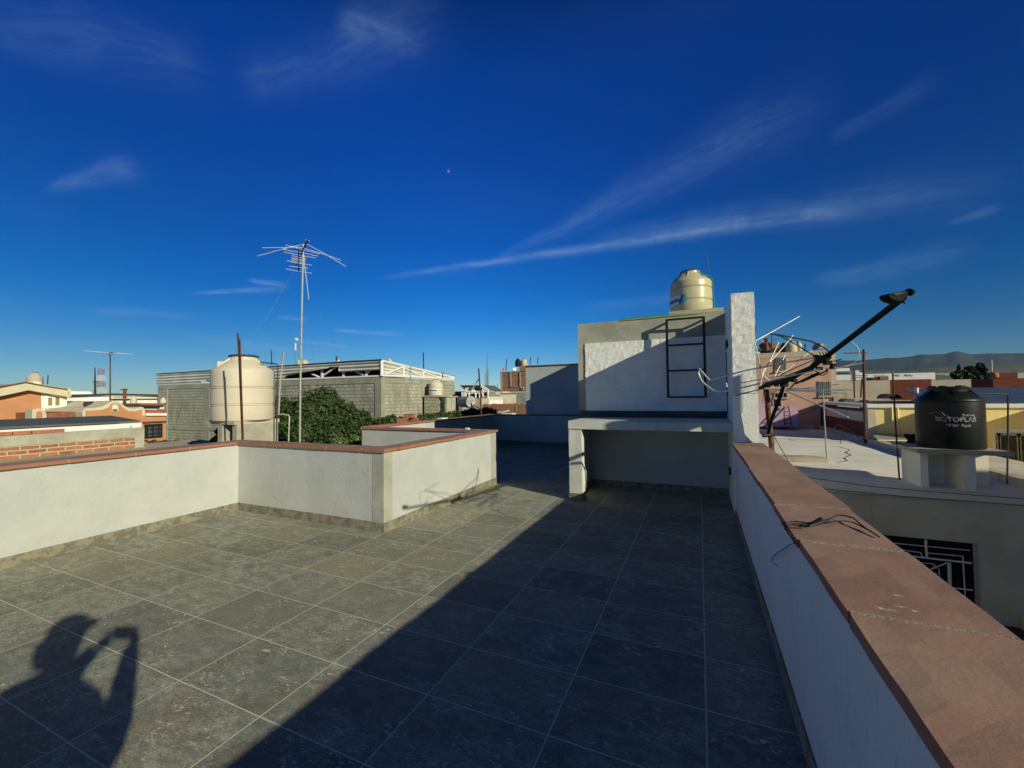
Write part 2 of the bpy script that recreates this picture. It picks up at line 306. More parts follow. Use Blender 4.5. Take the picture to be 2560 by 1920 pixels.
mat('leaf', (.018, .038, .009), (.058, .092, .017), 9, .55, spec=.4, stain=((.10, .075, .02), 5, .60, .75, .5, (1, 1, 1)))
mat('leaf_light', (.08, .13, .022), (.12, .18, .03), 8, .5, spec=.4)
mat('leaf_dark', (.018, .035, .012), (.035, .06, .018), 5, .6)
mat('bark', (.10, .075, .05), (.06, .045, .03), 12, .95, .5, 40)
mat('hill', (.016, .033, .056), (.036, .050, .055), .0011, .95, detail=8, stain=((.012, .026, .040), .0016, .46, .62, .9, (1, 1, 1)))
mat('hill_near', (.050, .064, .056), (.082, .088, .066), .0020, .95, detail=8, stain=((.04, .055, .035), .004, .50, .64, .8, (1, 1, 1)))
mat('skin', (.45, .25, .17), (.40, .21, .14), 12, .55)
mat('shirt', (.10, .14, .22), (.08, .11, .18), 9, .9, .2, 60)
mat('trousers', (.06, .06, .07), (.045, .045, .05), 9, .9, .2, 60)
mat('cap_cloth', (.05, .05, .06), (.04, .04, .045), 9, .9, .2, 60)
mat('shoe', (.05, .04, .035), None, rough=.6)
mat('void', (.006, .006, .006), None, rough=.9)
def moon_mat():
    m = bpy.data.materials.new('moon'); m.use_nodes = True; b = NB(m.node_tree)
    e = b.n('ShaderNodeEmission'); o = b.n('ShaderNodeOutputMaterial'); pos = b.n('ShaderNodeNewGeometry').outputs['Position']
    b.put(e.inputs[0], b.mix(b.ss(b.noise(pos, .12, 3), .4, .6), (.20, .33, .62, 1), (.34, .47, .74, 1))); e.inputs[1].default_value = .62
    b.nt.links.new(e.outputs[0], o.inputs[0]); MATS['moon'] = m
moon_mat()

# ---------------------------------------------------------------- mesh helpers
class MB:
    def __init__(s): s.v = []; s.f = []; s.smooth = []
    def add(s, vs, fs, smooth=False):
        o = len(s.v); s.v += [tuple(map(float, q)) for q in vs]; s.f += [tuple(i+o for i in f) for f in fs]; s.smooth += [smooth]*len(fs); return s
    def box(s, x0, x1, y0, y1, z0, z1):
        v = [(x, y, z) for z in (z0, z1) for y in (y0, y1) for x in (x0, x1)]
        return s.add(v, [(0, 2, 3, 1), (4, 5, 7, 6), (0, 1, 5, 4), (2, 6, 7, 3), (0, 4, 6, 2), (1, 3, 7, 5)])
    def obox(s, c, ax, hs):   # oriented box: centre, three axes, half sizes
        c = np.array(c, float); v = []
        for k in (-1, 1):
            for j in (-1, 1):
                for i in (-1, 1): v.append(c+np.array(ax[0])*i*hs[0]+np.array(ax[1])*j*hs[1]+np.array(ax[2])*k*hs[2])
        return s.add(v, [(0, 2, 3, 1), (4, 5, 7, 6), (0, 1, 5, 4), (2, 6, 7, 3), (0, 4, 6, 2), (1, 3, 7, 5)])
    def rough(s, x0, x1, y0, y1, z0, z1, step=.1, amp=.006, seed=0, fr=9.0):  # a box with a subdivided, slightly uneven skin
        L = (x1-x0, y1-y0, z1-z0); n = [max(1, min(60, int(round(l/step)))) for l in L]; idx = {}; vs = []; fs = []
        def vid(i, j, k):
            if (i, j, k) not in idx:
                p = Vector((x0+L[0]*i/n[0], y0+L[1]*j/n[1], z0+L[2]*k/n[2])); q = p*fr+Vector((seed*3.1, seed*1.7, seed))
                d = mnoise.noise_vector(q); idx[(i, j, k)] = len(vs); vs.append(tuple(p+Vector(d)*amp))
            return idx[(i, j, k)]
        for j in range(n[1]):
            for i in range(n[0]):
                fs.append((vid(i, j, 0), vid(i, j+1, 0), vid(i+1, j+1, 0), vid(i+1, j, 0))); fs.append((vid(i, j, n[2]), vid(i+1, j, n[2]), vid(i+1, j+1, n[2]), vid(i, j+1, n[2])))
        for k in range(n[2]):
            for i in range(n[0]):
                fs.append((vid(i, 0, k), vid(i+1, 0, k), vid(i+1, 0, k+1), vid(i, 0, k+1))); fs.append((vid(i, n[1], k), vid(i, n[1], k+1), vid(i+1, n[1], k+1), vid(i+1, n[1], k)))
            for j in range(n[1]):
                fs.append((vid(0, j, k), vid(0, j, k+1), vid(0, j+1, k+1), vid(0, j+1, k))); fs.append((vid(n[0], j, k), vid(n[0], j+1, k), vid(n[0], j+1, k+1), vid(n[0], j, k+1)))
        return s.add(vs, fs)
    def tube(s, pts, r, n=8, cap=True):
        pts = [np.array(q, float) for q in pts]; rs = r if isinstance(r, (list, tuple)) else [r]*len(pts); rings = []; up = None
        for i, q in enumerate(pts):
            t = pts[min(i+1, len(pts)-1)]-pts[max(i-1, 0)]; t = t/(np.linalg.norm(t)+1e-12)
            if up is None: up = np.array([0, 0, 1.]) if abs(t[2]) < .9 else np.array([1., 0, 0])
            a = np.cross(t, up); a /= (np.linalg.norm(a)+1e-12); b_ = np.cross(a, t); up = b_
            rings.append([q+(a*math.cos(2*PI*k/n)+b_*math.sin(2*PI*k/n))*rs[i] for k in range(n)])
        vs = [q for g in rings for q in g]; fs = []
        for i in range(len(pts)-1):
            for k in range(n): fs.append((i*n+k, i*n+(k+1) % n, (i+1)*n+(k+1) % n, (i+1)*n+k))
        if cap: fs.append(tuple(range(n))[::-1]); fs.append(tuple((len(pts)-1)*n+k for k in range(n)))
        return s.add(vs, fs, n > 5)
    def lathe(s, c, prof, n=32, smooth=True):   # profile of (radius, z) about the vertical through c
        vs = []; fs = []
        for r, z in prof:
            for k in range(n): a = 2*PI*k/n; vs.append((c[0]+r*math.cos(a), c[1]+r*math.sin(a), c[2]+z))
        for i in range(len(prof)-1):
            for k in range(n): fs.append((i*n+k, i*n+(k+1) % n, (i+1)*n+(k+1) % n, (i+1)*n+k))
        fs.append(tuple(range(n))[::-1]); fs.append(tuple((len(prof)-1)*n+k for k in range(n)))
        return s.add(vs, fs, smooth)
    def prism(s, poly, off):     # planar outline swept by a vector
        poly = [np.array(q, float) for q in poly]; off = np.array(off, float); n = len(poly)
        vs = poly+[q+off for q in poly]; fs = [tuple(range(n)), tuple(range(2*n-1, n-1, -1))]+[(i, i+n, (i+1) % n+n, (i+1) % n) for i in range(n)]
        return s.add(vs, fs)
    def poly(s, pts): return s.add(pts, [tuple(range(len(pts)))])
    def build(s, name, m, parent=None, fixn=True, bevel=0.0, origin=None):
        me = bpy.data.meshes.new(name); v = np.array(s.v, float)
        if parent is not None:
            o = np.array(parent.location); q = parent.parent
            while q is not None: o = o+np.array(q.location); q = q.parent
        elif origin is not None: o = np.array(origin, float)
        else: o = np.array([(v[:, 0].min()+v[:, 0].max())/2, (v[:, 1].min()+v[:, 1].max())/2, v[:, 2].min()])
        me.from_pydata([tuple(q) for q in (v-o)], [], s.f)
        me.polygons.foreach_set('use_smooth', s.smooth)
        if fixn:
            bm = bmesh.new(); bm.from_mesh(me); bmesh.ops.recalc_face_normals(bm, faces=bm.faces); bm.to_mesh(me); bm.free()
        me.materials.append(MATS[m] if isinstance(m, str) else m); me.update()
        ob = bpy.data.objects.new(name, me); scene.collection.objects.link(ob)
        if parent is not None: ob.parent = parent
        else: ob.location = o
        if bevel:
            bv = ob.modifiers.new('bevel', 'BEVEL'); bv.width = bevel; bv.segments = 2; bv.limit_method = 'ANGLE'
        if any(s.smooth) and not all(s.smooth) or (any(s.smooth) and len(s.smooth) > 3):
            try: me.set_sharp_from_angle(angle=math.radians(38))
            except Exception: pass
        return ob
def tag(o, label=None, cat=None, group=None, kind=None):
    if label: o['label'] = label
    if cat: o['category'] = cat
    if group: o['group'] = group
    if kind: o['kind'] = kind
    return o
def thing(name, label, cat, loc, group=None):
    o = bpy.data.objects.new(name, None); scene.collection.objects.link(o); o.location = tuple(float(q) for q in loc); o.empty_display_size = .2
    return tag(o, label, cat, group)
def copy_tree(o, dl, parent=None):
    c = o.copy(); scene.collection.objects.link(c)
    if parent is None: c.location = tuple(np.array(o.location)+np.array(dl))
    else: c.parent = parent
    for ch in [q for q in scene.objects if q.parent == o]: copy_tree(ch, dl, c)
    return c
bx = lambda *a: MB().box(*a)

# ================================================================ SETTING: ground, hills
tag(MB().poly([(-11500, -11500, -6.6), (11500, -11500, -6.6), (11500, 11500, -6.6), (-11500, 11500, -6.6)]).build('ground', 'earth', fixn=False), kind='structure')
def hills(name, m, D, prof, zb, depth, seed, rough):
    # prof: (photo x, photo y) ridge points, seen at distance D; a real ridge with slopes towards the town
    px = np.array([p[0] for p in prof], float); py = np.array([p[1] for p in prof], float)
    nx, ny = 160, 26; xs = np.linspace(px[0], px[-1], nx); ys = np.interp(xs, px, py); vs = []; fs = []
    for i in range(nx):
        p = at(xs[i], ys[i], D); top = p[2]; dirh = np.array([p[0], p[1], 0])/np.linalg.norm(p[:2])
        for j in range(ny):
            t = j/(ny-1)*2-1     # -1 front foot, 0 ridge, 1 back foot
            q = np.array([p[0], p[1], 0])+dirh*t*depth
            prof_h = (1-abs(t))**1.25
            g = abs(mnoise.fractal(Vector((q[0]*.0016+seed, q[1]*.0016, 0)), 1.0, 2.1, 5))
            h = zb+(top-zb)*prof_h*(1-rough*(1-prof_h)*g*2.2) if t < 0 else zb+(top-zb)*prof_h
            if j == ny//2: h = top if ny % 2 else h
            vs.append((q[0], q[1], h))
    for i in range(nx-1):
        for j in range(ny-1): fs.append((i*ny+j, (i+1)*ny+j, (i+1)*ny+j+1, i*ny+j+1))
    return tag(MB().add(vs, fs, True).build(name, m, fixn=False), kind='structure')
ridge = [(1500, 985), (1900, 960), (2085, 898), (2140, 897), (2200, 892), (2250, 889), (2300, 882), (2345, 880), (2360, 881), (2372, 878), (2384, 874), (2398, 874), (2412, 878), (2430, 880), (2470, 878), (2560, 877), (2760, 872), (3100, 900), (3400, 960)]
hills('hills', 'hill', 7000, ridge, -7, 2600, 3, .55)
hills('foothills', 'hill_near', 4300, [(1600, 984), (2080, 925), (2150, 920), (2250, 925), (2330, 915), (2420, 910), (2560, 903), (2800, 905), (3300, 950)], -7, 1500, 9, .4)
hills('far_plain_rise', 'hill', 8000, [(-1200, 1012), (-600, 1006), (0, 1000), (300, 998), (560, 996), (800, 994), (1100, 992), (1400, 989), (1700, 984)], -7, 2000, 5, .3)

# ================================================================ THE TERRACE
def skirt(mb_parent, segs):   # skirting tiles along a wall: (axis, fixed, a0, a1, sign, joints) as one strip with real joints
    sk = MB(); jt = MB()
    for ax, c, a0, a1, sg, pitch, off in segs:
        a = a0; th = .010*sg; first = True; k0 = math.ceil((a0-off)/pitch-1e-6); cuts = [a0]+[off+pitch*k for k in range(k0, k0+60) if a0+.04 < off+pitch*k < a1-.04]+[a1]
        for i in range(len(cuts)-1):
            s0, s1 = cuts[i]+.002, cuts[i+1]-.002; h = .110+rnd.uniform(-.002, .002); t2 = th+sg*rnd.uniform(0, .002)
            if ax == 'x': sk.box(min(c, c+t2), max(c, c+t2), s0, s1, .0, h)
            else: sk.box(s0, s1, min(c, c+t2), max(c, c+t2), .0, h)
        if ax == 'x': jt.box(min(c, c+th*.8), max(c, c+th*.8), a0+.003, a1-.003, .0, .107)
        else: jt.box(a0+.003, a1-.003, min(c, c+th*.8), max(c, c+th*.8), .0, .107)
    o = sk.build('skirting', 'skirting', mb_parent); jt.build('joint', 'mortar', o); return o
def coping(parent, segs, seed=0):   # clay coping tiles: (x0,x1,y0,y1,axis,pitch,off)
    t = MB(); j = MB(); sd_ = seed
    for x0, x1, y0, y1, ax, pitch, off in segs:
        a0, a1 = (x0, x1) if ax == 'x' else (y0, y1)
        k0 = math.ceil((a0-off)/pitch); cuts = [a0]+[off+pitch*k for k in range(k0, k0+80) if a0+.06 < off+pitch*k < a1-.06]+[a1]
        for i in range(len(cuts)-1):
            sd_ += 1; e = rnd.uniform(-.004, .004); g = .009; z1 = .985+rnd.uniform(-.003, .002)
            if ax == 'x': t.rough(cuts[i]+g, cuts[i+1]-g, y0+e, y1+e, .947, z1, .07, .0035, sd_)
            else: t.rough(x0+e, x1+e, cuts[i]+g, cuts[i+1]-g, .947, z1, .07, .0035, sd_)
            if i:
                if ax == 'x': j.rough(cuts[i]-g-.006, cuts[i]+g+.006, y0+.006, y1-.006, .950, .9845, .03, .0018, sd_)
                else: j.rough(x0+.006, x1-.006, cuts[i]-g-.006, cuts[i]+g+.006, .950, .9845, .03, .0018, sd_)
    o = t.build('coping', 'clay_coping', parent)
    if j.v: j.build('mortar_joint', 'mortar', o)
    return o
fl = MB()
for a in ((-6.40, .68, -6.2, 3.98), (-3.55, .68, 3.98, 7.6), (-6.62, .68, 7.6, 13.2), (-6.62, -3.55, 6.95, 7.6)): fl.poly([(a[0], a[2], 0), (a[1], a[2], 0), (a[1], a[3], 0), (a[0], a[3], 0)])
tag(fl.build('terrace_floor', 'tile_floor', fixn=False), kind='structure')
home = thing('home_building', 'body of the white house that carries the tiled roof terrace', 'building', (-2, 2, -6.6))
b_ = MB()
for a in ((-6.38, .66, -6.2, 3.96), (-3.6, .66, 3.96, 13.3), (-6.66, -3.6, 6.97, 13.3)): b_.box(a[0], a[1], a[2], a[3], -6.6, -.02)
b_.build('wall', 'white_plaster', home)

pw = thing('parapet_wall', 'white parapet with clay coping along the left side of the terrace', 'wall', (-6.25, -1, 0))
MB().rough(-6.38, -6.13, -6.2, 3.965, 0, .947, .25, .004, 3, 2.0).build('wall', 'white_plaster', pw)
coping(pw, [(-6.40, -6.085, -6.2, 3.93, 'y', .577, 2.152)], 10); skirt(pw, [('x', -6.13, -6.2, 3.955, 1, TY, TY0)])
pn = thing('parapet_wall', 'white L shaped parapet with bare cement corners standing nearest in front of the terrace centre', 'wall', (-4.5, 4.05, 0))
MB().rough(-6.13, -3.63, 3.963, 4.15, 0, .947, .25, .004, 5, 2.0).build('wall', 'white_plaster', pn)
MB().rough(-3.64, -3.453, 4.115, 6.77, 0, .947, .25, .004, 6, 2.0).build('wall', 'white_plaster', pn)
MB().box(-3.63, -3.45, 3.96, 4.115, 0, .947).build('corner_column', 'smooth_cement', pn, bevel=.006)
MB().box(-3.64, -3.447, 6.77, 6.98, 0, .947).build('end_column', 'smooth_cement', pn, bevel=.006)
coping(pn, [(-6.40, -3.415, 3.93, 4.185, 'x', .583, -6.100), (-3.68, -3.415, 4.185, 7.01, 'y', .600, 4.49)], 40)
skirt(pn, [('y', 3.963, -6.12, -3.44, -1, TX, TX0+TX*0), ('x', -3.45, 3.955, 6.985, 1, TY, TY0+.0)])
ps = thing('parapet_wall', 'short white parapet running left behind the L shaped one, seen across the light well', 'wall', (-5, 6.9, 0))
MB().rough(-6.52, -3.64, 6.82, 6.98, -.6, .947, .25, .004, 7, 2.0).build('wall', 'white_plaster', ps)
coping(ps, [(-6.56, -3.68, 6.79, 7.01, 'x', .60, -6.0)], 70)
pt = thing('parapet_wall', 'long white parapet running away behind the light well with bricks stacked on it', 'wall', (-6.6, 10, 0))
MB().rough(-6.70, -6.50, 6.98, 12.92, -.6, .947, .25, .004, 8, 2.0).build('wall', 'white_plaster', pt)
coping(pt, [(-6.74, -6.46, 7.01, 13.1, 'y', .60, 7.0)], 90)
pf = thing('parapet_wall', 'shaded white parapet closing the far end of the terrace', 'wall', (-4, 13.1, 0))
MB().rough(-6.50, -1.99, 12.92, 13.12, 0, .947, .25, .004, 9, 2.0).build('wall', 'white_plaster', pf)
coping(pf, [(-6.46, -2.0, 12.885, 13.15, 'x', .60, -6.0)], 110); skirt(pf, [('y', 12.92, -6.49, -2.02, -1, TX, TX0)])
pr = thing('parapet_wall', 'white parapet topped with broad clay coping along the right edge of the terrace', 'wall', (.55, 0, 0))
MB().rough(.40, .68, -6.2, 6.05, -.3, .947, .25, .004, 11, 2.0).build('wall', 'side_plaster', pr)
coping(pr, [(.368, .715, -6.2, 6.04, 'y', .645, 2.757)], 150); skirt(pr, [('x', .40, -6.2, 6.12, -1, TY, TY0)])
br = MB()
for y0 in (.9, 2.0, 3.1, 4.3): br.box(.41, .66, y0, y0+.02, .936, .946)
pb = thing('parapet_wall', 'white parapet across the near end of the terrace, behind the photographer', 'wall', (-3, -6.1, 0))
MB().box(-6.4, .7, -6.4, -6.2, 0, .947).build('wall', 'white_plaster', pb); coping(pb, [(-6.43, .73, -6.43, -6.17, 'x', .6, 0)], 190)
# ---- stair tower with bench, wing wall
tw = thing('stair_tower', 'white rough plastered stair house with bare cement top band and corner', 'building', (-.8, 9, 0))
FY = 7.46
b_ = MB(); b_.rough(-2.0, .44, FY, 11.5, 0, 2.90, .22, .006, 21, 2.5); b_.box(-2.0, .44, 11.5, 13.4, 0, 2.9); body = b_.build('wall', 'bare_cement', tw)
MB().rough(-1.865, .40, FY-.018, FY+.03, 1.32, 2.535, .045, .007, 22, 14).build('plaster_panel', 'rough_plaster', tw)
MB().rough(-1.78, .40, FY-.012, FY+.03, .02, 1.09, .12, .004, 23, 6).build('plaster_panel', 'white_plaster', tw)
MB().rough(-1.99, .40, FY-.030, FY+.02, 1.195, 1.325, .12, .003, 24, 6).build('splashback', 'dark_cement', tw)
MB().box(-2.0, .44, 11.95, 13.4, 2.9, 3.42).build('upper_roof', 'bare_cement', tw)
MB().rough(-.70, .62, 12.02, 13.35, 3.42, 3.832, .3, .01, 25).build('tank_base', 'stained_concrete', tw)
skirt(tw, [('y', FY-.012, -1.77, .39, -1, TX, TX0)])
MB().box(.372, .398, 6.90, 7.02, .41, .52).build('junction_box', 'black_plastic', tw, bevel=.008)
bn = thing('bench', 'cement shelf on a slim pier built against the stair house', 'shelf', (-.7, 6.8, 0))
MB().rough(-1.85, .395, 6.26, FY-.03, 1.088, 1.21, .08, .005, 31, 6).build('slab', 'bench_plaster', bn)
MB().rough(-1.85, -1.65, 6.275, 6.45, 0, 1.088, .09, .004, 32, 6).build('pier', 'bench_plaster', bn)
MB().rough(-1.90, -1.78, 6.45, FY-.02, 0, 1.088, .12, .004, 33, 6).build('side_wall', 'white_plaster', bn)
skirt(bn, [('y', 6.275, -1.86, -1.64, -1, TX, TX0), ('x', -1.65, 6.27, 6.45, 1, TY, TY0), ('x', -1.78, 6.46, FY-.03, 1, TY, TY0)])
ww = thing('wing_wall', 'narrow rough white wall end rising above the right parapet beside the stair house', 'wall', (.53, 6.8, 0))
MB().rough(.40, .66, 6.05, 8.1, 1.60, 2.885, .035, .0065, 41, 17).build('wall', 'rough_plaster', ww)
lowb = MB(); nz = 14
for k in range(nz+1):      # the lower part is cut back to a smooth chamfer on the terrace side
    z = -.3+(1.60+.3)*k/nz; ch = .135-.09*max(0, (z-.95)/.65); lowb.v += [(.40, 6.05+ch*1.6, z), (.40+ch, 6.055, z), (.675, 6.055, z), (.675, 8.1, z), (.40, 8.1, z)]
for k in range(nz):
    for i in range(5): lowb.f.append((k*5+i, k*5+(i+1) % 5, (k+1)*5+(i+1) % 5, (k+1)*5+i)); lowb.smooth.append(False)
lowb.f += [(0, 1, 2, 3, 4), tuple(nz*5+i for i in range(5))]; lowb.smooth += [False]*2
lowb.build('lower_wall', 'rough_plaster', ww)
sb = thing('shade_board', 'small flat board on a post, out of view to the right, added to shade the bench', 'board', (2.6, 4.84, -3.03))
sr3 = (np.array([.402, .916, 0]), np.array([-.916*.931, .402*.931, -.365]), np.array([.334, -.147, .931]))
MB().obox((2.6, 4.84, 2.55), sr3, (.265, .012, .31)).build('board', 'stained_concrete', sb); MB().tube([(2.6, 4.84, -3.03), (2.6, 4.84, 2.30)], .02, 6).build('post', 'rust', sb)  # unseen board added to drop shade across the bench slab front
MB().prism([(.392, 6.74, 2.285), (.392, 7.36, 2.285), (.392, 7.36, 2.41), (.392, 7.0, 2.42)], (.004, 0, 0)).build('drain_opening', 'void', ww)
# ladder of black square bar, fixed by two arms at the top
LY = 7.30; lad = thing('ladder', 'black iron ladder fixed to the stair house wall', 'ladder', (-.18, LY, 1.55))
for x in (-.462, .092): MB().rough(x-.019, x+.019, LY-.019, LY+.019, 1.545, 2.835, .3, .001, 3).build('rail', 'black_iron', lad)
for z in (1.555, 1.985, 2.40, 2.822): MB().box(-.443, .073, LY-.014, LY+.014, z-.015, z+.015).build('rung', 'black_iron', lad)
for x in (-.462, .092):
    MB().box(x-.014, x+.014, LY+.019, FY-.002, 2.79, 2.822).build('wall_arm', 'black_iron', lad); MB().box(x-.014, x+.014, LY+.019, FY-.02, 1.548, 1.576).build('wall_arm', 'black_iron', lad)
tag(MB().tube([(-1.25, 7.50, 2.925), (-.9, 7.53, 2.93), (-.45, 7.49, 2.925), (-.1, 7.52, 2.925), (.05, 7.62, 2.92)], .020, 8).build('hose', 'hose_green'), 'green garden hose lying along the top edge of the stair house', 'hose')
tag(MB().tube([(-1.23, 7.452, 2.902), (-.8, 7.447, 2.908), (-.3, 7.450, 2.914), (0, 7.446, 2.918), (.30, 7.447, 2.922), (.39, 7.45, 2.915)], .008, 6).build('cable', 'hose_yellow'), 'yellow cable running along the top front edge of the stair house', 'cable')
tag(MB().tube([onx(*kp('A2', 745, 0), .39)+np.array((-.0, 0, 0)), (.393, 7.2, 2.2), (.392, 7.25, 1.3)], .006, 6).build('cable', 'dark_pipe'), 'thin dark cable dropping down the inner side of the wing wall', 'cable')

def arc_text(parent, name, txt, size, c, R, th0, z0, m, tilt=0.0, ex=.002, mirror=1, bold=0.0):   # one word of lettering laid round a cylinder
    cu = bpy.data.curves.new('t', 'FONT'); cu.body = txt; cu.size = size; cu.offset = bold; cu.align_x = 'CENTER'
    o = bpy.data.objects.new('t', cu); scene.collection.objects.link(o); dg = bpy.context.evaluated_depsgraph_get(); me = o.evaluated_get(dg).to_mesh()
    vs = [tuple(v.co) for v in me.vertices]; fs = [tuple(p.vertices) for p in me.polygons]; o.evaluated_get(dg).to_mesh_clear()
    bpy.data.objects.remove(o); bpy.data.curves.remove(cu)
    out = []
    for x, y, _ in vs:
        th = th0+x/R; out.append((c[0]+(R+ex)*math.cos(th), c[1]+(R+ex)*math.sin(th), c[2]+z0+y+x*tilt))
    return MB().add(out, fs).build(name, m, parent, fixn=False)
def arc_patch(parent, name, c, R, ths, zlo, zhi, m, ex=.001):
    vs = []; n = len(ths)
    for th, a, b in zip(ths, zlo, zhi): vs += [(c[0]+(R+ex)*math.cos(th), c[1]+(R+ex)*math.sin(th), c[2]+a), (c[0]+(R+ex)*math.cos(th), c[1]+(R+ex)*math.sin(th), c[2]+b)]
    return MB().add(vs, [(2*i, 2*i+2, 2*i+3, 2*i+1) for i in range(n-1)]).build(name, m, parent, fixn=False)
def water_tank(label, c, R, H, m, lid='lid_dark', ribs=(.28, .55), neck=.46, shoulder=.74, group=None, body_only=False, taper=0.0, nribs=True):
    t = thing('water_tank', label, 'water tank', c, group)
    pr_ = [(R*.97, 0), (R, .03*H)]
    for q in ribs:
        z = q*H; pr_ += [(R, z-.035*H), (R*.975, z-.026*H), (R*.975, z-.012*H), (R*1.004, z-.004*H), (R*.975, z+.010*H), (R, z+.022*H)]
    hs = shoulder*H; pr_ += [(R*.995, hs-.03*H), (R*.985, hs), (R*.95, hs+.025*H)]
    pr_ += [(neck*R*1.12, .925*H), (neck*R, .94*H), (neck*R, .985*H), (neck*R*.96, .99*H)]
    MB().lathe(c, pr_, 48).build('body', m, t)
    if not body_only:
        MB().lathe((c[0], c[1], c[2]+.985*H), [(neck*R*1.04, 0), (neck*R*1.05, .022*H), (neck*R*.9, .036*H), (neck*R*.2, .042*H)], 32).build('lid', lid, t)
        g = MB()
        for k in range(6 if nribs else 0):
            a = 2*PI*k/6+.35; d = np.array([math.cos(a), math.sin(a), 0]); tt = np.array([-math.sin(a), math.cos(a), 0]); C_ = np.array(c, float)
            p0 = C_+d*neck*R*1.05+(0, 0, .93*H); p1 = C_+d*R*.80+(0, 0, hs+.088*H*1.0)
            mid = [C_+d*neck*R*1.02+np.array((0, 0, .90*H)), C_+d*neck*R*1.02+np.array((0, 0, .975*H)), C_+d*R*.86+np.array((0, 0, hs+.065*H)), C_+d*R*.86+np.array((0, 0, hs+.03*H))]
            g.prism([q-tt*.012 for q in mid], tt*.024)
        for q in range(0, len(g.v), 8):
            r1 = MB(); r1.v = g.v[q:q+8]; r1.f = g.f[:6]; r1.smooth = [False]*6; r1.build('gusset', m, t)
    return t
# tank on the stair house, with its label
TC = np.array((-.155, 12.60, 3.835)); tt_ = water_tank('glossy cream water tank with blue and white label on top of the stair house', TC, .545, 1.16, 'tank_cream', ribs=(.27, .56), neck=.46, shoulder=.72)
thc = math.atan2(-12.6, .15)  # towards the camera
ths = [thc-1.50+i*.0455 for i in range(25)]
hi_ = [.44]*20+[.438, .43, .415, .39, .36]; lo_ = [.20]*16+[.20, .202, .206, .214, .225, .24, .262, .29, .33]
lb = arc_patch(tt_, 'label', TC, .545, ths, lo_, hi_, 'label_white', .004)
edge_t = [ths[-1]-.10+i*.02 for i in range(9)]
arc_text(lb, 'lettering', 'aquaplas', .165, TC, .545, thc-1.0, .270, 'label_blue', 0, .008, bold=.004)
arc_patch(lb, 'label_stripe', TC, .545, [ths[-1]-.19+.028*i for i in range(10)], [.185, .192, .205, .22, .24, .265, .295, .33, .37, .41], [.20, .225, .255, .29, .33, .37, .41, .442, .448, .45], 'label_blue', .007)
arc_patch(lb, 'label_swoosh', TC, .545, [ths[-1]-.12+.034*i for i in range(11)], [.186, .187, .19, .192, .196, .20, .206, .215, .23, .255, .30], [.192, .21, .24, .275, .33, .40, .455, .452, .44, .42, .385], 'label_cyan', .0055)
tag(MB().tube([TC+(.50, -.1, .80), TC+(.47, -.05, 1.15), TC+(.42, -.02, 1.62)], .012, 6).build('pipe', 'dark_pipe'), 'thin upright pipe behind the cream tank on the stair house', 'pipe')
tag(MB().tube([TC+(.28, -.35, .98), TC+(.50, -.20, .93), TC+(.55, -.12, .86), TC+(.57, -.08, .4), TC+(.60, -.05, 0)], .014, 6).build('pipe', 'hose_green'), 'green feed pipe bending down beside the cream tank', 'pipe')

# stack of hollow bricks on the far parapet
hb0 = None
def hollow_brick(c, ang, label):
    t = MB(); ax = (np.array([math.cos(ang), math.sin(ang), 0]), np.array([-math.sin(ang), math.cos(ang), 0]), np.array([0, 0, 1.])); c = np.array(c, float)
    L, W, Hh = .25, .12, .10; h = MB(); t.obox(c, ax, (L/2, W/2-.004, Hh/2)); 
    o = thing('hollow_brick', label, 'brick', c-(0, 0, Hh/2), 'hollow bricks stacked on the parapet'); t.build('body', 'hollow_face', o); return o
hollow_brick((-6.62, 8.28, 1.037), .35, 'left brick in the bottom layer of the stack on the parapet')
hollow_brick((-6.56, 8.62, 1.037), .15, 'right brick in the bottom layer of the stack on the parapet')
hollow_brick((-6.60, 8.50, 1.140), .22, 'perforated red brick lying on top of the two others on the parapet')
tag(MB().rough(-6.74, -6.56, 9.9, 10.2, .987, 1.01, .06, .01, 5).build('mortar_lump', 'paint_white'), 'white lump of dried mortar left on the long parapet', 'mortar lump')
tag(MB().rough(-4.04, -3.97, 7.0-.14, 6.93, .987, 1.012, .03, .008, 8).build('mortar_lump', 'paint_white'), 'tiny pale mortar lump on the coping of the short parapet', 'mortar lump')

# cables tied round the right coping
cb = thing('cable_bundle', 'knot of thin dark cables tied across the right clay coping', 'cable', (.5, 2.4, .985))
def P(n, x, y, z): return onz(*kp(n, x, y), z)
MB().tube([P('R1', 15, 490, .992), P('R1', 110, 470, .998), P('R1', 250, 492, .993), P('R1', 330, 470, 1.0), P('R1', 400, 440, 1.004), P('R1', 500, 395, 1.01), P('R1', 560, 402, 1.01), P('R1', 640, 425, 1.008), P('R1', 690, 470, 1.004), P('R1', 750, 515, .998), P('R1', 880, 600, .99)], .0032, 6).build('strand', 'wire', cb)
MB().tube([P('R1', 10, 470, .99), P('R1', 90, 452, .994), P('R1', 230, 470, .993), P('R1', 340, 450, 1.0), P('R1', 420, 458, 1.0), P('R1', 560, 450, 1.004), P('R1', 640, 465, 1.0), P('R1', 720, 505, .996), P('R1', 800, 545, .992)], .0030, 6).build('strand', 'wire', cb)
MB().tube([P('R1', 0, 500, .965), P('R1', 70, 478, .992), P('R1', 160, 500, .990), P('R1', 260, 500, .992)], .0028, 6).build('strand', 'wire', cb)
MB().tube([P('R1', 20, 520, .99), P('R1', 60, 510, .99), P('R1', 165, 520, .989)], .0022, 6).build('strand', 'wire', cb)
MB().tube([P('R1', 230, 498, .994), P('R1', 290, 480, 1.0), P('R1', 350, 455, 1.003), P('R1', 410, 448, 1.003)], [.004, .009, .010, .005], 8).build('tape', 'wire', cb)
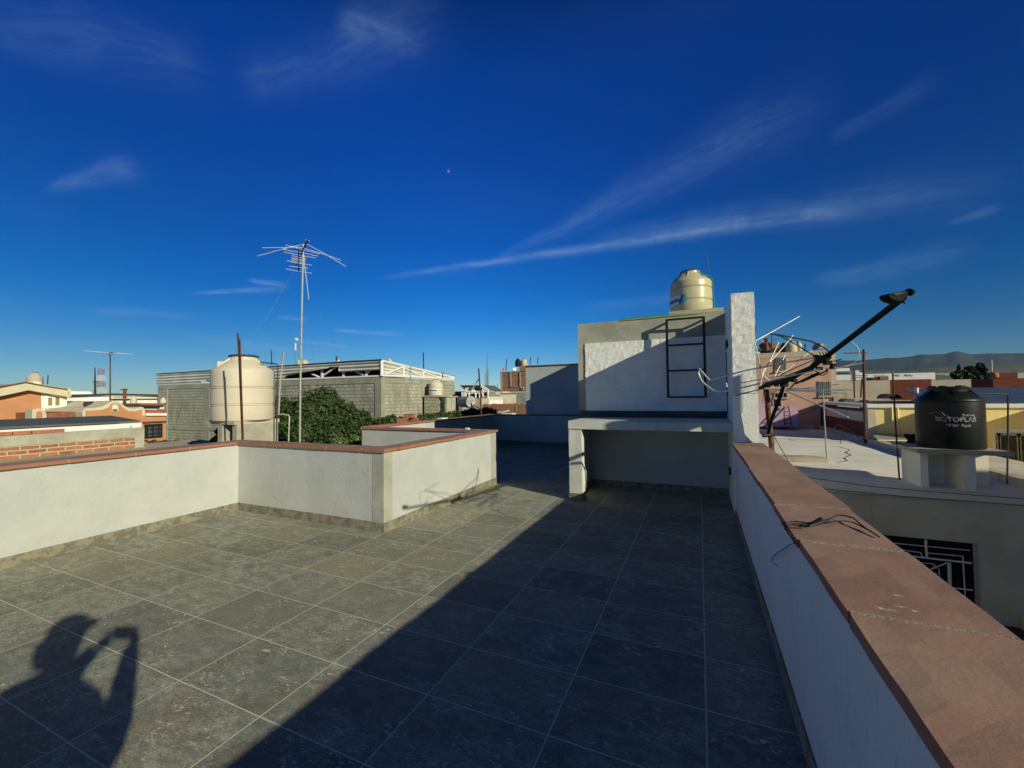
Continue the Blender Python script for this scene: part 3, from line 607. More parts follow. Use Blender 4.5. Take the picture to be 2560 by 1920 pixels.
MB().tube([P('R1', -15, 470, .97), P('R1', 5, 480, .988), P('R1', 20, 505, .985), P('R1', 12, 530, .962)], [.006, .009, .008, .004], 8).build('knot', 'wire', cb)
w1 = [P('R1', 20, 520, .962), onx(*kp('R1', 30, 560), .362), onx(*kp('R1', 105, 650), .358), onx(*kp('R1', 45, 675), .372), onx(*kp('R1', 0, 708), .382)]
s2, o2 = .34358, (1200, 880)
q = lambda x, y: (o2[0]+x*s2, o2[1]+y*s2)
w2 = [onx(*q(2205, 1432), .384), onx(*q(2170, 1455), .385), onx(*q(2135, 1490), .386), onx(*q(2120, 1518), .386), onx(*q(2130, 1535), .386), onx(*q(2163, 1557), .386)]
tag(MB().tube(w1+w2[1:], .0022, 6).build('loose_wire', 'wire'), 'loose thin wire hanging down the inner face of the right parapet', 'wire')

# ================================================================ big wrecked TV antenna beyond the right parapet
an = thing('tv_antenna', 'large tangled TV antenna with long dark boom on a rusty mast beside the right parapet', 'antenna', (.8, 5.95, -.5))
def dd(px): return 1/float(np.interp(px, [1745, 1905, 2058, 2255], [1/5.2, 1/5.0, 1/3.02, 1/1.92]))    # along the boom, which points back past the camera
def da(px): return 1/float(np.interp(px, [1747, 2045], [1/4.38, 1/3.08]))                                # the left arms
def dr(px): return 1/float(np.interp(px, [1905, 1990, 2050, 2160], [1/4.7, 1/3.6, 1/3.05, 1/2.9]))       # the right rods
def dk_(px): return float(np.interp(px, [1900, 1930, 2075], [2.62, 2.65, 3.0]))
def pts(n, l, d=None): return [at(*kp(n, x, y), (d(kp(n, x, y)[0]) if callable(d) else d) if d else dd(kp(n, x, y)[0])) for x, y in l]
mb_ = at(*kp('K7', 305, 1520), 5.12); mt_ = at(*kp('K7', 255, 995), 5.0)
MB().tube([mb_+(mb_-mt_)*1.9, mb_, mt_], .030, 12).build('mast', 'rust_bright', an)
MB().tube([at(*kp('K7', 405, 960), 4.35), at(*kp('K7', 360, 1090), 4.55), at(*kp('K7', 300, 1250), 4.9), at(*kp('K7', 270, 1380), 5.06)], .019, 10).build('brace', 'antenna_dark', an)
MB().tube([at(*kp('K7', 228, 1386), 5.03), at(*kp('K7', 318, 1378), 5.04)], .020, 8).build('clamp', 'wire', an)
d0 = 3.02; hd = at(2253, 748, 1.94); jn = at(*kp('A1', 1400, 510), d0)
MB().tube([at(*kp('A1', 1330, 545), d0), jn, hd+(hd-jn)/np.linalg.norm(hd-jn)*.02], [.0175, .0168, .0148], 16).build('boom_tube', 'antenna_dark', an)
u_ = (hd-jn)/np.linalg.norm(hd-jn); sd_ = np.cross(u_, UP); sd_ /= np.linalg.norm(sd_)
KS['H'] = (2180, 700, 120/2212)
MB().prism([at(*kp('H', *p), 1.90) for p in ((1030, 935), (900, 870), (800, 760), (800, 640), (860, 610), (1400, 530), (1460, 495), (1760, 480), (1815, 580), (1770, 650), (1560, 800), (1440, 940), (1250, 1010))], FW*.055).build('feed_horn', 'antenna_dark', an, bevel=.004)
MB().tube([at(*kp('H', 1680, 560), 1.90), at(*kp('H', 1790, 570), 1.93)], .0165, 12).build('horn_cap', 'antenna_dark', an)
MB().prism([at(*kp('H', *p), 1.896) for p in ((975, 640), (1300, 575), (1540, 550), (1400, 620), (1250, 670), (1110, 710))], FW*.006).build('horn_liner', 'dark_cement', an)
MB().tube([at(*kp('H', 1430, 930), 1.93), at(*kp('H', 1500, 1100), 1.93)], .0034, 8).build('pin', 'antenna_dark', an)
MB().tube(pts('A1', [(1400, 515), (1290, 570), (1160, 690), (1000, 760), (860, 830), (720, 900), (500, 940), (300, 1020)]), [.024, .023, .020, .021, .029, .034, .031, .022], 10).build('boom', 'antenna_dark', an)
MB().tube(pts('A1', [(1240, 500), (1330, 545), (1450, 500)]), [.019, .029, .023], 10).build('joint', 'antenna_dark', an)
for x, y, w in ((1440, 600, .030), (1540, 640, .022), (1300, 700, .024), (870, 910, .022), (690, 980, .03), (400, 1000, .022), (560, 990, .018), (300, 1035, .02), (470, 960, .02), (1520, 690, .018)):
    dq = dd(kp('A1', x, y)[0]); w *= dq/4.7; MB().obox(at(*kp('A1', x, y), dq), (RT, UP, FW), (w, w*.8, w)).build('fitting', 'antenna_dark', an)
for x in (1330, 1380, 1430, 820, 870, 910, 640): dq = dd(kp('A1', x, 0)[0]); MB().tube([at(*kp('A1', x, 470 if x > 1000 else 830 if x > 700 else 960), dq), at(*kp('A1', x-25, 410 if x > 1000 else 780 if x > 700 else 900), dq)], .0010*dq, 5).build('fitting_bolt', 'antenna_dark', an)
el = lambda pl, r, m='aluminium': MB().tube(pl, [r*.92*float(np.dot(q-CAM, FW))/4.7 for q in pl], 8).build('element', m, an)
el(pts('A2', [(220, 328), (330, 450), (430, 560), (640, 505), (910, 425)], da)+pts('A1', [(0, 740), (500, 640), (800, 580), (1235, 515)], da), .0088)
el(pts('A2', [(222, 330), (205, 400), (240, 510), (290, 590), (400, 690), (520, 770), (620, 795), (760, 775), (1000, 715)], da)+pts('A1', [(0, 1025), (350, 940), (800, 830), (1240, 728), (1330, 700)], da), .0095)
el(pts('A2', [(752, 650), (830, 640), (1100, 600), (1380, 548), (1600, 525)], da)+pts('A1', [(500, 850), (900, 790)], da), .0065)
el(pts('A2', [(752, 618), (768, 690)], da), .010); el(pts('A2', [(768, 690), (775, 760), (795, 860)], da), .004, 'antenna_dark')
el(pts('A2', [(790, 868), (830, 862), (930, 845), (1150, 800), (1400, 750)], da), .0065)
el(pts('A2', [(930, 860), (1200, 800), (1420, 735)], da), .005, 'antenna_dark')
el(pts('A1', [(450, 95), (640, 125), (830, 165), (1000, 195), (1150, 228), (1300, 292), (1400, 352), (1450, 390), (1470, 430)], dk_), .0085, 'antenna_dark')
el(pts('A1', [(450, 95), (640, 140), (780, 215), (900, 290), (1080, 400), (1240, 490)], dk_), .0075, 'antenna_dark')
el(pts('A3', [(1280, 285), (860, 520), (560, 690), (275, 845)], dk_)+pts('A3', [(265, 900), (262, 960), (290, 1040), (340, 1280)], dk_)+pts('A1', [(310, 800), (380, 865), (445, 905)], dk_), .0062)
el(pts('A1', [(600, 245), (520, 420), (430, 610), (330, 740), (320, 830)], dk_), .0058); el(pts('A1', [(712, 460), (640, 620), (525, 840)], dk_), .0058)
el(pts('A1', [(845, 125), (790, 200), (620, 400), (400, 640), (310, 840), (285, 1000)], dk_), .006); el(pts('A1', [(1170, 400), (980, 530), (760, 720), (590, 810)], dk_), .0035)
el(pts('A1', [(1235, 540), (900, 680), (640, 810)]), .006, 'antenna_dark')
el(pts('A1', [(1560, 705), (1800, 655), (2060, 605)], dr), .0085); el(pts('A1', [(1490, 590), (1690, 535)], dr), .006, 'antenna_dark')
el(pts('A1', [(740, 1048), (1300, 1055), (1890, 1066)], dr), .0065); el(pts('A1', [(730, 1075), (1300, 1110), (1800, 1130)], dr), .006); el(pts('A1', [(740, 1065), (1300, 1085), (1740, 1078)], dr), .005)
el(pts('A1', [(1000, 1050), (1300, 1010), (1650, 970)], dr), .0055); el(pts('A1', [(720, 1085), (1200, 1290), (1800, 1542)], dr), .0085)
el(pts('A1', [(1850, 235), (1940, 300), (1985, 380), (1987, 470), (1960, 545), (1890, 615), (1700, 665)], dr), .0045)
el(pts('A1', [(1000, 930), (1300, 800), (1430, 740), (1440, 700)]), .010, 'antenna_dark'); el(pts('A1', [(900, 960), (1160, 830), (1290, 770)]), .012, 'antenna_dark')
el(pts('A1', [(1450, 720), (1430, 780), (1370, 820), (1310, 810), (1280, 770), (1230, 740)]), .005, 'antenna_dark'); el(pts('A1', [(770, 1060), (830, 1010), (880, 950)]), .008, 'antenna_dark')
el(pts('A1', [(1040, 820), (1200, 790)]), .005)
for y_, x2 in ((1050, 700), (1075, 640), (1100, 560), (1125, 640)): el(pts('A1', [(430, y_+20), (x2, y_)], 4.9), .0045)
for x_ in (330, 365, 460): el(pts('A1', [(x_, 1110), (x_-10, 1340)], 4.95), .003)
tag(MB().tube([at(*kp('K7', 310, 1365), 5.05), at(*kp('K7', 350, 1440), 4.9), at(*kp('K7', 430, 1580), 4.65), at(*kp('K7', 480, 1680), 4.5)], .004, 6).build('guy_wire', 'wire'), 'dark guy wire dropping from the clamp of the big antenna mast', 'wire')
tag(MB().tube([at(*kp('K7', 320, 1400), 5.04), at(*kp('K7', 330, 1450), 5.04), at(*kp('K7', 285, 1500), 5.0), at(*kp('K7', 330, 1530), 5.0), at(*kp('K7', 370, 1590), 4.9)], .003, 6).build('wire_loop', 'wire'), 'loop of thin cable round the foot of the rusty antenna mast', 'wire')

# ================================================================ LEFT: neighbouring roofs, tank, TV mast, shrubs
nr = thing('neighbour_house', 'low flat roofed house just beyond the left parapet carrying the beige water tank', 'building', (-10, 4, -6.6))
b_ = MB(); b_.box(-13.5, -6.42, -4, 6.6, -6.6, .45); b_.rough(-13.5, -6.42, 6.6, 7.4, .30, .44, .5, .03, 4); b_.build('wall', 'stained_concrete', nr)
ltc = np.array((-8.335, 5.48, 1.195))
ts_ = thing('tank_stand', 'cement piers and thin slab holding up the beige water tank', 'tank stand', (ltc[0], ltc[1], .45))
MB().rough(ltc[0]-.44, ltc[0]+.44, ltc[1]-.46, ltc[1]+.46, 1.125, 1.193, .12, .005, 61, 5).build('slab', 'stained_concrete', ts_)
for a in ((-.46, .42, -.05, .08), (-.06, .07, -.45, .45), (.33, .45, -.42, .42)): MB().box(ltc[0]+a[0], ltc[0]+a[1], ltc[1]+a[2], ltc[1]+a[3], .45, 1.125).build('pier', 'bare_cement', ts_)
lt_ = water_tank('large matt beige water tank on cement piers beyond the left parapet', ltc, .55, 1.26, 'tank_beige', ribs=(.235, .50), neck=.455, shoulder=.765)
MB().obox(ltc+(-.27, -.27, 1.10), ((.7, .7, 0), (-.7, .7, 0), (0, 0, 1)), (.05, .06, .055)).build('inlet_box', 'tank_beige', lt_)
lp = lambda x, y, d: at(*kp('K2', x, y), d)
pp = thing('steel_post', 'rusty doubled steel post standing in front of the beige tank', 'post', lp(1140, 1600, 6.85))
MB().tube([lp(1145, 1700, 6.85), lp(1140, 1425, 6.85), lp(1095, 300, 6.85), lp(1075, -40, 6.85)], .0145, 8).build('post', 'rust', pp); MB().tube([lp(1150, 1425, 6.82), lp(1122, 600, 6.82), lp(1103, 40, 6.82)], .011, 8).build('post', 'rust', pp)
tag(MB().tube([lp(1385, 362, 8.3), lp(1610, 385, 8.35), lp(1630, 400, 8.35), lp(1620, 700, 8.35), lp(1610, 1500, 8.35)], .013, 8).build('pipe', 'dark_pipe'), 'dark feed pipe bending over from the lid of the beige tank', 'pipe')
tag(MB().tube([lp(1712, 215, 8.6), lp(1690, 400, 8.6), lp(1665, 600, 8.6), lp(1640, 1080, 8.6)], .018, 8).build('leaning_post', 'galvanized'), 'thin leaning galvanized post right of the beige tank', 'post')
tag(MB().tube([lp(1625, 1085, 8.7), lp(1700, 1080, 8.7), lp(1780, 1095, 8.7), lp(1790, 1110, 8.7), lp(1775, 1550, 8.7)], .015, 8).build('pipe', 'galvanized'), 'small galvanized elbow pipe in front of the big green shrub', 'pipe')
tm = thing('tv_mast', 'tall galvanized mast with a spread yagi antenna against the sky', 'antenna', at(*kp('K2', 1935, 1600), 9.2))
l3 = lambda x, y, d=9.2: at(*kp('K3', x, y), d)
MB().tube([at(*kp('K2', 1932, 1700), 9.2), at(*kp('K2', 1940, 700), 9.2), l3(560, 1000), l3(577, 245)], [.022, .022, .020, .015], 8).build('pole', 'galvanized', tm)
MB().tube([l3(490, 495, 9.5), l3(580, 300, 9.2), l3(630, 200, 8.9)], .016, 8).build('boom', 'antenna_dark', tm); MB().tube([l3(522, 300), l3(522, 585)], .012, 6).build('boom', 'antenna_dark', tm)
for pl in ([(75, 290), (550, 285), (840, 372), (1040, 442)], [(15, 392), (400, 285), (570, 250), (630, 250), (860, 375), (1100, 520)], [(360, 255), (570, 312), (780, 365)], [(345, 315), (570, 352), (755, 392)], [(340, 343), (570, 388), (725, 414)], [(435, 385), (610, 425)], [(430, 410), (600, 445)], [(425, 440), (560, 470)], [(375, 447), (480, 470), (680, 502)], [(410, 515), (630, 540)], [(365, 547), (500, 575), (680, 600)], [(600, 192), (655, 207)], [(330, 312), (440, 270), (560, 290)], [(430, 462), (570, 490)], [(435, 425), (590, 455)], [(585, 380), (600, 560), (625, 750), (645, 920)]):
    MB().tube([l3(*p) for p in pl], .006, 6).build('element', 'aluminium', tm)
for lab, a, b in (('thin guy wire running down left from the tall TV mast to the tank', l3(450, 590), lp(1130, 250, 8.0)), ('thin guy wire close behind the tall TV mast', l3(605, 700), l3(700, 1680, 11)), ('thin guy wire running down right from the tall TV mast to the block hall roof', l3(690, 720), at(*kp('K4', 320, 245), 16))):
    md = (a+b)/2-np.array((0, 0, .08)); tag(MB().tube([a, md, b], .0018, 5).build('guy_wire', 'wire_light'), lab, 'wire')

# brick parapet with cement beam, shed roof
X1 = -12.6
bw = thing('brick_wall', 'open brick wall with a cement beam on top at the far left', 'wall', (X1, 3, .2))
def rectx(X, n, x0, x1, y0, y1, dep=.2):  # rectangle on the plane x = X given in crop pixels -> (y0,y1,z0,z1)
    a = onx(*kp(n, x0, y1), X); c = onx(*kp(n, x1, y0), X); return min(a[1], c[1]), max(a[1], c[1]), min(a[2], c[2]), max(a[2], c[2])
ya = onx(*kp('K1', -900, 1300), X1)[1]; yb = onx(*kp('K1', 1432, 1160), X1)[1]; yc = onx(*kp('K1', 1532, 1160), X1)[1]
zb0 = onx(*kp('K1', 1430, 1160), X1)[2]; zt = onx(*kp('K1', 1430, 1065), X1)[2]
MB().box(X1-.15, X1, ya, yb, .2, zb0).build('bricks', 'brick_wall', bw); MB().rough(X1-.17, X1+.012, ya, yb, zb0, zt, .25, .012, 71, 3).build('beam', 'bare_cement', bw)
MB().rough(X1-.17, X1+.014, yb, yc, .2, zt, .12, .012, 72, 4).build('pillar', 'bare_cement', bw)
sr = thing('shed', 'long low shed with dark grey sheet roof and white edge behind the brick wall', 'shed', (-15, 3, .2))
p0, p1 = onx(*kp('K1', -900, 1112), -13.0), onx(*kp('K1', 1490, 985), -13.0); f1 = onx(*kp('K1', 1490, 1015), -13.0)
zr0 = p1[2]+.02; pfar = onx(*kp('K1', 1180, 944), -19.5)
MB().prism([(-13.0, ya, zr0-.06), (-13.0, p1[1], zr0-.06), (-19.5, pfar[1], pfar[2]), (-19.5, ya, pfar[2])], (0, 0, .045)).build('roof', 'grey_sheet', sr)
MB().box(-12.99, -12.93, ya, p1[1], zr0-.24, zr0-.075).build('fascia', 'metal_white', sr)
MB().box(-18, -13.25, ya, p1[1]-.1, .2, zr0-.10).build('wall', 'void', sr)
bt = onx(*kp('K1', 700, 1090), X1)
for i, (a, b) in enumerate(((-500, 140), (145, 340), (345, 695))):
    y0 = onx(*kp('K1', a, 1100), X1)[1]; y1 = onx(*kp('K1', b, 1100), X1)[1]; MB().box(X1-.10, X1-.01, y0, y1-.01, zt+.004, zt+.075).build('brick', 'brick_red', sr)
for (x, y, r) in ((1465, 1010, .035), (1425, 1045, .04), (1080, 962, .05), (5, 1020, .05)):
    pass
tag(MB().rough(*[float(v) for v in (X1-.1, X1, *sorted((onx(*kp('K1', 1405, 1050), X1)[1], onx(*kp('K1', 1445, 1050), X1)[1])), zt, zt+.06)], .03, .01, 9).build('rubble', 'paint_white'), 'small white lump at the end of the brick wall beam', 'rubble')

def pane_window(parent, n, x0, y0, x1, y1, X=None, Y=None, frame='metal_white', glass='glass_dark', mull=(.5,), bars=0, fw=.05, rows=()):
    if X is not None:
        a, b = onx(*kp(n, x0, y1), X), onx(*kp(n, x1, y0), X); s0, s1, z0, z1 = a[1], b[1], a[2], b[2]
        mk = lambda p, q, r, s, d0, d1: (X+d0, X+d1, p, q, r, s)
    else:
        a, b = ony(*kp(n, x0, y1), Y), ony(*kp(n, x1, y0), Y); s0, s1, z0, z1 = a[0], b[0], a[2], b[2]
        mk = lambda p, q, r, s, d0, d1: (p, q, Y-d1, Y-d0, r, s)
    w = MB(); w.box(*mk(s0, s1, z0, z0+fw, 0, .06)); w.box(*mk(s0, s1, z1-fw, z1, 0, .06)); w.box(*mk(s0, s0+fw, z0+fw, z1-fw, 0, .055)); w.box(*mk(s1-fw, s1, z0+fw, z1-fw, 0, .055))
    for m_ in mull: c = s0+(s1-s0)*m_; w.box(*mk(c-fw*.4, c+fw*.4, z0+fw, z1-fw, 0, .05))
    for r_ in rows: c = z0+(z1-z0)*r_; w.box(*mk(s0+fw, s1-fw, c-fw*.3, c+fw*.3, 0, .045))
    for k in range(bars): c = s0+(s1-s0)*(k+1)/(bars+1); w.box(*mk(c-.012, c+.012, z0+fw, z1-fw, .065, .085))
    wo = w.build('window', frame, parent); MB().box(*mk(s0+.01, s1-.01, z0+.01, z1-.01, .004, .02)).build('pane', glass, wo); return wo
def facx(parent, X, n, poly, dep, m, name='wall'):
    MB().prism([onx(*kp(n, *p), X) for p in poly], (-dep, 0, 0)).build(name, m, parent)
def facy(parent, Y, n, poly, dep, m, name='wall'):
    MB().prism([ony(*kp(n, *p), Y) for p in poly], (0, dep, 0)).build(name, m, parent)
def trimx(parent, X, n, line, w, m, name='trim', dep=.12):   # band of width w following a line on plane x = X
    P_ = [onx(*kp(n, *p), X) for p in line]; t = MB()
    for i in range(len(P_)-1):
        a, b = P_[i], P_[i+1]; t.prism([a, b, b-(0, 0, w), a-(0, 0, w)], (dep, 0, 0))
    t.build(name, m, parent)

# orange gabled house
X2 = -27.0
oh = thing('gabled_house', 'orange gabled house with white painted corner and curtained window', 'house', (X2-3, onx(*kp('K1', 250, 900), X2)[1], -6.6))
facx(oh, X2, 'K1', [(-700, 760), (265, 590), (435, 650), (460, 1500), (-700, 1500)], 9, 'orange_plaster')
facx(oh, X2+.003, 'K1', [(436, 640), (715, 690), (705, 1500), (460, 1500)], 9, 'paint_white', 'white_corner')
trimx(oh, X2+.01, 'K1', [(-700, 730), (0, 630), (265, 575), (520, 622), (720, 655)], .36, 'cream_trim', 'cornice', .35)
trimx(oh, X2+.36, 'K1', [(-700, 722), (0, 622), (265, 571), (520, 618), (722, 650)], .05, 'clay_underside', 'roof_edge', .05)
pane_window(oh, 'K1', 465, 712, 668, 856, X=X2+.005, frame='paint_white', glass='curtain', fw=.12)
a = onx(*kp('K1', 708, 640), X2+.3); b = onx(*kp('K1', 728, 690), X2+.3); MB().box(X2-.2, X2+.42, a[1], b[1], b[2], a[2]).build('cornice_end', 'cream_trim', oh)
def curvy(parent, X, base, n, pl, dep, m, name): MB().prism([onx(*kp(n, *p), X) for p in pl+base], (-dep, 0, 0)).build(name, m, parent)
# curved parapets
X3 = -23.5
ba = thing('curved_parapet_house', 'orange house front with a curved cream edged parapet and arched niche', 'house', (X3-2, onx(*kp('K1', 1200, 900), X3)[1], -6.6))
arc = [(880, 935), (872, 900), (885, 868), (920, 850), (1000, 848), (1080, 838), (1140, 810), (1180, 785), (1225, 772), (1270, 785), (1320, 825), (1370, 852), (1440, 856), (1500, 838), (1530, 850), (1542, 880), (1542, 905)]
curvy(ba, X3-.02, [(1760, 905), (1760, 1700), (880, 1700)], 'K1', arc, 6, 'cream_trim', 'cream_edge')
inn = [(918, 935), (922, 880), (1010, 876), (1100, 868), (1160, 845), (1190, 805), (1225, 795), (1265, 805), (1310, 850), (1370, 884), (1440, 888), (1510, 868), (1512, 935)]
curvy(ba, X3+.05, [(1512, 1700), (918, 1700)], 'K1', inn, .3, 'orange_plaster', 'wall')
curvy(ba, X3+.055, [(1757, 1700), (1513, 1700)], 'K1', [(1513, 930), (1757, 925)], .4, 'orange_plaster', 'wall')
MB().prism([onx(*kp('K1', *p), X3+.052) for p in ((1190, 890), (1190, 835), (1200, 815), (1222, 808), (1247, 818), (1257, 840), (1257, 890))], (.03, 0, 0)).build('niche_frame', 'cream_trim', ba)
MB().prism([onx(*kp('K1', *p), X3+.083) for p in ((1198, 886), (1198, 840), (1206, 824), (1222, 817), (1240, 826), (1248, 842), (1248, 886))], (.01, 0, 0)).build('niche_opening', 'paint_white', ba)
MB().prism([onx(*kp('K1', *p), X3+.095) for p in ((1200, 884), (1200, 862), (1246, 862), (1246, 884))], (.01, 0, 0)).build('niche_shadow_board', 'grey_sheet', ba)
trimx(ba, X3+.05, 'K1', [(1542, 905), (1760, 905)], .12, 'paint_white', 'cornice', .12)
trimx(ba, X3+.06, 'K1', [(1513, 996), (1757, 985)], .06, 'clay_underside', 'ledge', .10)
pane_window(ba, 'K1', 1530, 1015, 1722, 1175, X=X3+.06, frame='black_iron', glass='glass_green', mull=(.16, .45, .8), rows=(.30, .62, .84), fw=.06)
facx(ba, X3-.4, 'K1', [(1542, 868), (1760, 868), (1760, 905), (1542, 905)], 2, 'clay_roof', 'roof')
sm = thing('small_gable_wall', 'small cream and orange arched parapet wall left of the curved one', 'wall', (X3-1, onx(*kp('K1', 420, 930), X3)[1], -2))
curvy(sm, X3, [(495, 1300), (340, 1300)], 'K1', [(340, 935), (342, 870), (370, 858), (420, 858), (465, 868), (490, 900), (495, 935)], .6, 'cream_trim', 'cream_edge')
curvy(sm, X3+.03, [(450, 1300), (388, 1300)], 'K1', [(388, 935), (390, 895), (415, 882), (442, 890), (450, 915)], .1, 'orange_plaster', 'wall')
cw = thing('clay_roof_house', 'low house with red clay tile roof edge between the two curved parapets', 'house', (X3-1, onx(*kp('K1', 650, 930), X3)[1], -6.6))
facx(cw, X3-.6, 'K1', [(495, 905), (760, 890), (880, 905), (880, 1500), (495, 1500)], 4, 'clay_roof', 'roof')
# white long building
X4 = -38.0
wl = thing('white_building', 'long flat white building behind the orange houses', 'building', (X4-4, onx(*kp('K1', 1200, 760), X4)[1], -6.6))
facx(wl, X4, 'K1', [(715, 715), (970, 712), (1210, 726), (1745, 720), (1760, 1200), (700, 1200)], 10, 'paint_white')
facx(wl, X4-1, 'K1', [(720, 672), (960, 675), (985, 700), (985, 720), (720, 720)], 8, 'paint_white', 'upper_storey')
trimx(wl, X4+.02, 'K1', [(715, 708), (970, 702), (1200, 696), (1745, 708)], .12, 'dark_roofing', 'roof_edge', .2)
trimx(wl, X4+.03, 'K1', [(1160, 740), (1745, 738)], .10, 'cream_trim', 'ledge', .2)
MB().prism([onx(*kp('K1', *p), X4+.02) for p in ((1210, 734), (1370, 738), (1370, 768), (1210, 768))], (.05, 0, 0)).build('window_strip', 'glass_dark', wl)
facx(wl, X4+.5, 'K1', [(945, 775), (1150, 775), (1150, 830), (945, 830)], 1, 'label_white', 'awning')
gs = thing('grey_slab_roof', 'row of low brown and grey roofs behind the curved parapet', 'building', (-30, onx(*kp('K1', 1650, 820), -30)[1], -6.6))
facx(gs, -30, 'K1', [(1500, 800), (1745, 800), (1745, 822), (1500, 822)], 3, 'clay_roof', 'roof'); facx(gs, -30.3, 'K1', [(1520, 822), (1745, 822), (1745, 860), (1520, 860)], 2.5, 'paint_white', 'wall')
facx(gs, -29.9, 'K1', [(1560, 838), (1700, 834), (1700, 856), (1560, 856)], .3, 'glass_dark', 'opening')
# round tanks on the left skyline
def ctank(label, n, xc, ytop, ybot, wpx, X=None, Y=None, m='tank_beige', d=None, **kw):
    p = onx(*kp(n, xc, ybot), X) if X is not None else ony(*kp(n, xc, ybot), Y); dpt = float(np.dot(p-CAM, FW)); s = KS[n][2]; nx_ = kp(n, xc, 0)[0]
    cosang = 1/math.sqrt(1+((nx_-1280)/F)**2)
    R = wpx*s*dpt/F/2*cosang; H = (ybot-ytop)*s*dpt/F
    p = p+np.array([p[0], p[1], 0])/np.linalg.norm(p[:2])*R
    return water_tank(label, p, R, H, m, **kw), p, R, H
t_, p, R, H = ctank('dull beige domed tank with white label behind the gabled house', 'K1', 370, 470, 615, 190, X=-31, m='stained_concrete', ribs=(.5,), neck=.40, shoulder=.62)
th = math.atan2(-p[1], -p[0]); arc_patch(t_, 'label', p, R, [th-.15+.12*i for i in range(9)], [H*.10]*9, [H*.30]*9, 'label_white', .02)
ctank('small beige tank on the white building roof', 'K1', 1420, 722, 820, 80, X=-34, m='tank_beige', ribs=(.4,), neck=.5, shoulder=.7)
ctank('small pale domed tank half hidden at the block hall corner', 'K1', 1735, 738, 800, 70, X=-36, m='tank_beige', ribs=(), neck=.35, shoulder=.5)
p = onx(*kp('K1', 990, 842), -25); ht = thing('horizontal_tank', 'small dark horizontal gas tank on the roof behind the curved parapet', 'gas tank', p)
MB().tube([p+(0, -.32, .13), p+(0, -.28, .13), p+(0, .28, .13), p+(0, .32, .13)], [.07, .115, .115, .07], 16).build('body', 'dark_pipe', ht); MB().tube([p+(0, .0, .14), p+(0, .14, .14)], .12, 16).build('band', 'paint_white', ht)
# simple antenna on a rusty pole
a_ = thing('tv_antenna', 'simple two armed TV antenna on a rusty pole above the orange parapet', 'antenna', at(*kp('K1', 1168, 940), 20))
MB().tube([at(*kp('K1', 1168, 940), 20), at(*kp('K1', 1172, 700), 20), at(*kp('K1', 1172, 265), 20)], [.035, .03, .022], 6).build('pole', 'rust', a_)
MB().tube([at(*kp('K1', 885, 240), 20), at(*kp('K1', 1180, 268), 20), at(*kp('K1', 1420, 278), 20)], [.010, .028, .010], 6).build('arm', 'aluminium', a_); MB().tube([at(*kp('K1', 1090, 262), 20), at(*kp('K1', 1180, 272), 19.5), at(*kp('K1', 1250, 262), 20)], .03, 6).build('arm', 'aluminium', a_)
MB().obox(at(*kp('K1', 1180, 270), 19.9), (RT, UP, FW), (.06, .05, .05)).build('head', 'antenna_dark', a_)
p = at(*kp('K1', 1325, 780), 30); rp = thing('roof_post', 'short rusty T shaped post on the white building', 'post', p)
MB().tube([p, at(*kp('K1', 1328, 645), 30)], .11, 6).build('post', 'rust_bright', rp); MB().tube([at(*kp('K1', 1285, 655), 30), at(*kp('K1', 1355, 655), 30)], .04, 6).build('arm', 'rust', rp)
p = at(*kp('K1', 1012, 800), 40); MBt = MB().tube([p, at(*kp('K1', 1010, 420), 40)], [.12, .04], 6); MBt.tube([at(*kp('K1', 985, 572), 40), at(*kp('K1', 1040, 572), 40)], .04, 6); tag(MBt.build('radio_mast', 'dark_pipe'), 'thin dark radio mast left of the red and white lattice tower', 'mast')
tag(MB().tube([at(*kp('K1', 505, 600), 45), at(*kp('K1', 512, 500), 45)], .05, 5).build('radio_mast', 'dark_pipe'), 'short thin rod behind the gabled house roof', 'mast')
def lattice(label, n, xb, yb, yt, wb, wt, d, bands, cols, cat='tower', nb=4, th=.06):
    base = at(*kp(n, xb, yb), d); top = at(*kp(n, xb, yt), d); s = KS[n][2]; base[2] = base[2]; zb_, zt_ = base[2], top[2]
    t = thing('lattice_tower', label, cat, (base[0], base[1], min(zb_, -6.6) if zb_ < -6 else zb_))
    for k in range(bands):
        m = MB()
        for j in range(nb):
            f0, f1 = (k+j/nb)/bands, (k+(j+1)/nb)/bands; z0, z1 = zb_+(zt_-zb_)*f0, zb_+(zt_-zb_)*f1
            w0 = (wb+(wt-wb)*f0)*s*d/F/2*.9; w1 = (wb+(wt-wb)*f1)*s*d/F/2*.9; c0 = [(base[0]+sx*w0, base[1]+sy*w0, z0) for sx, sy in ((-1, -1), (1, -1), (1, 1), (-1, 1))]; c1 = [(base[0]+sx*w1, base[1]+sy*w1, z1) for sx, sy in ((-1, -1), (1, -1), (1, 1), (-1, 1))]
            for i in range(4): m.tube([c0[i], c1[i]], th, 4); m.tube([c0[i], c1[(i+1) % 4]], th*.6, 4); m.tube([c1[i], c1[(i+1) % 4]], th*.6, 4); m.tube([c1[i], c0[(i+1) % 4]], th*.6, 4)
        m.build('section', cols[k % len(cols)], t)
    return t
lattice('red and white banded lattice tower on the left skyline', 'K1', 1071, 700, 435, 72, 42, 180, 4, ['tower_white', 'tower_red'], nb=3, th=.055)

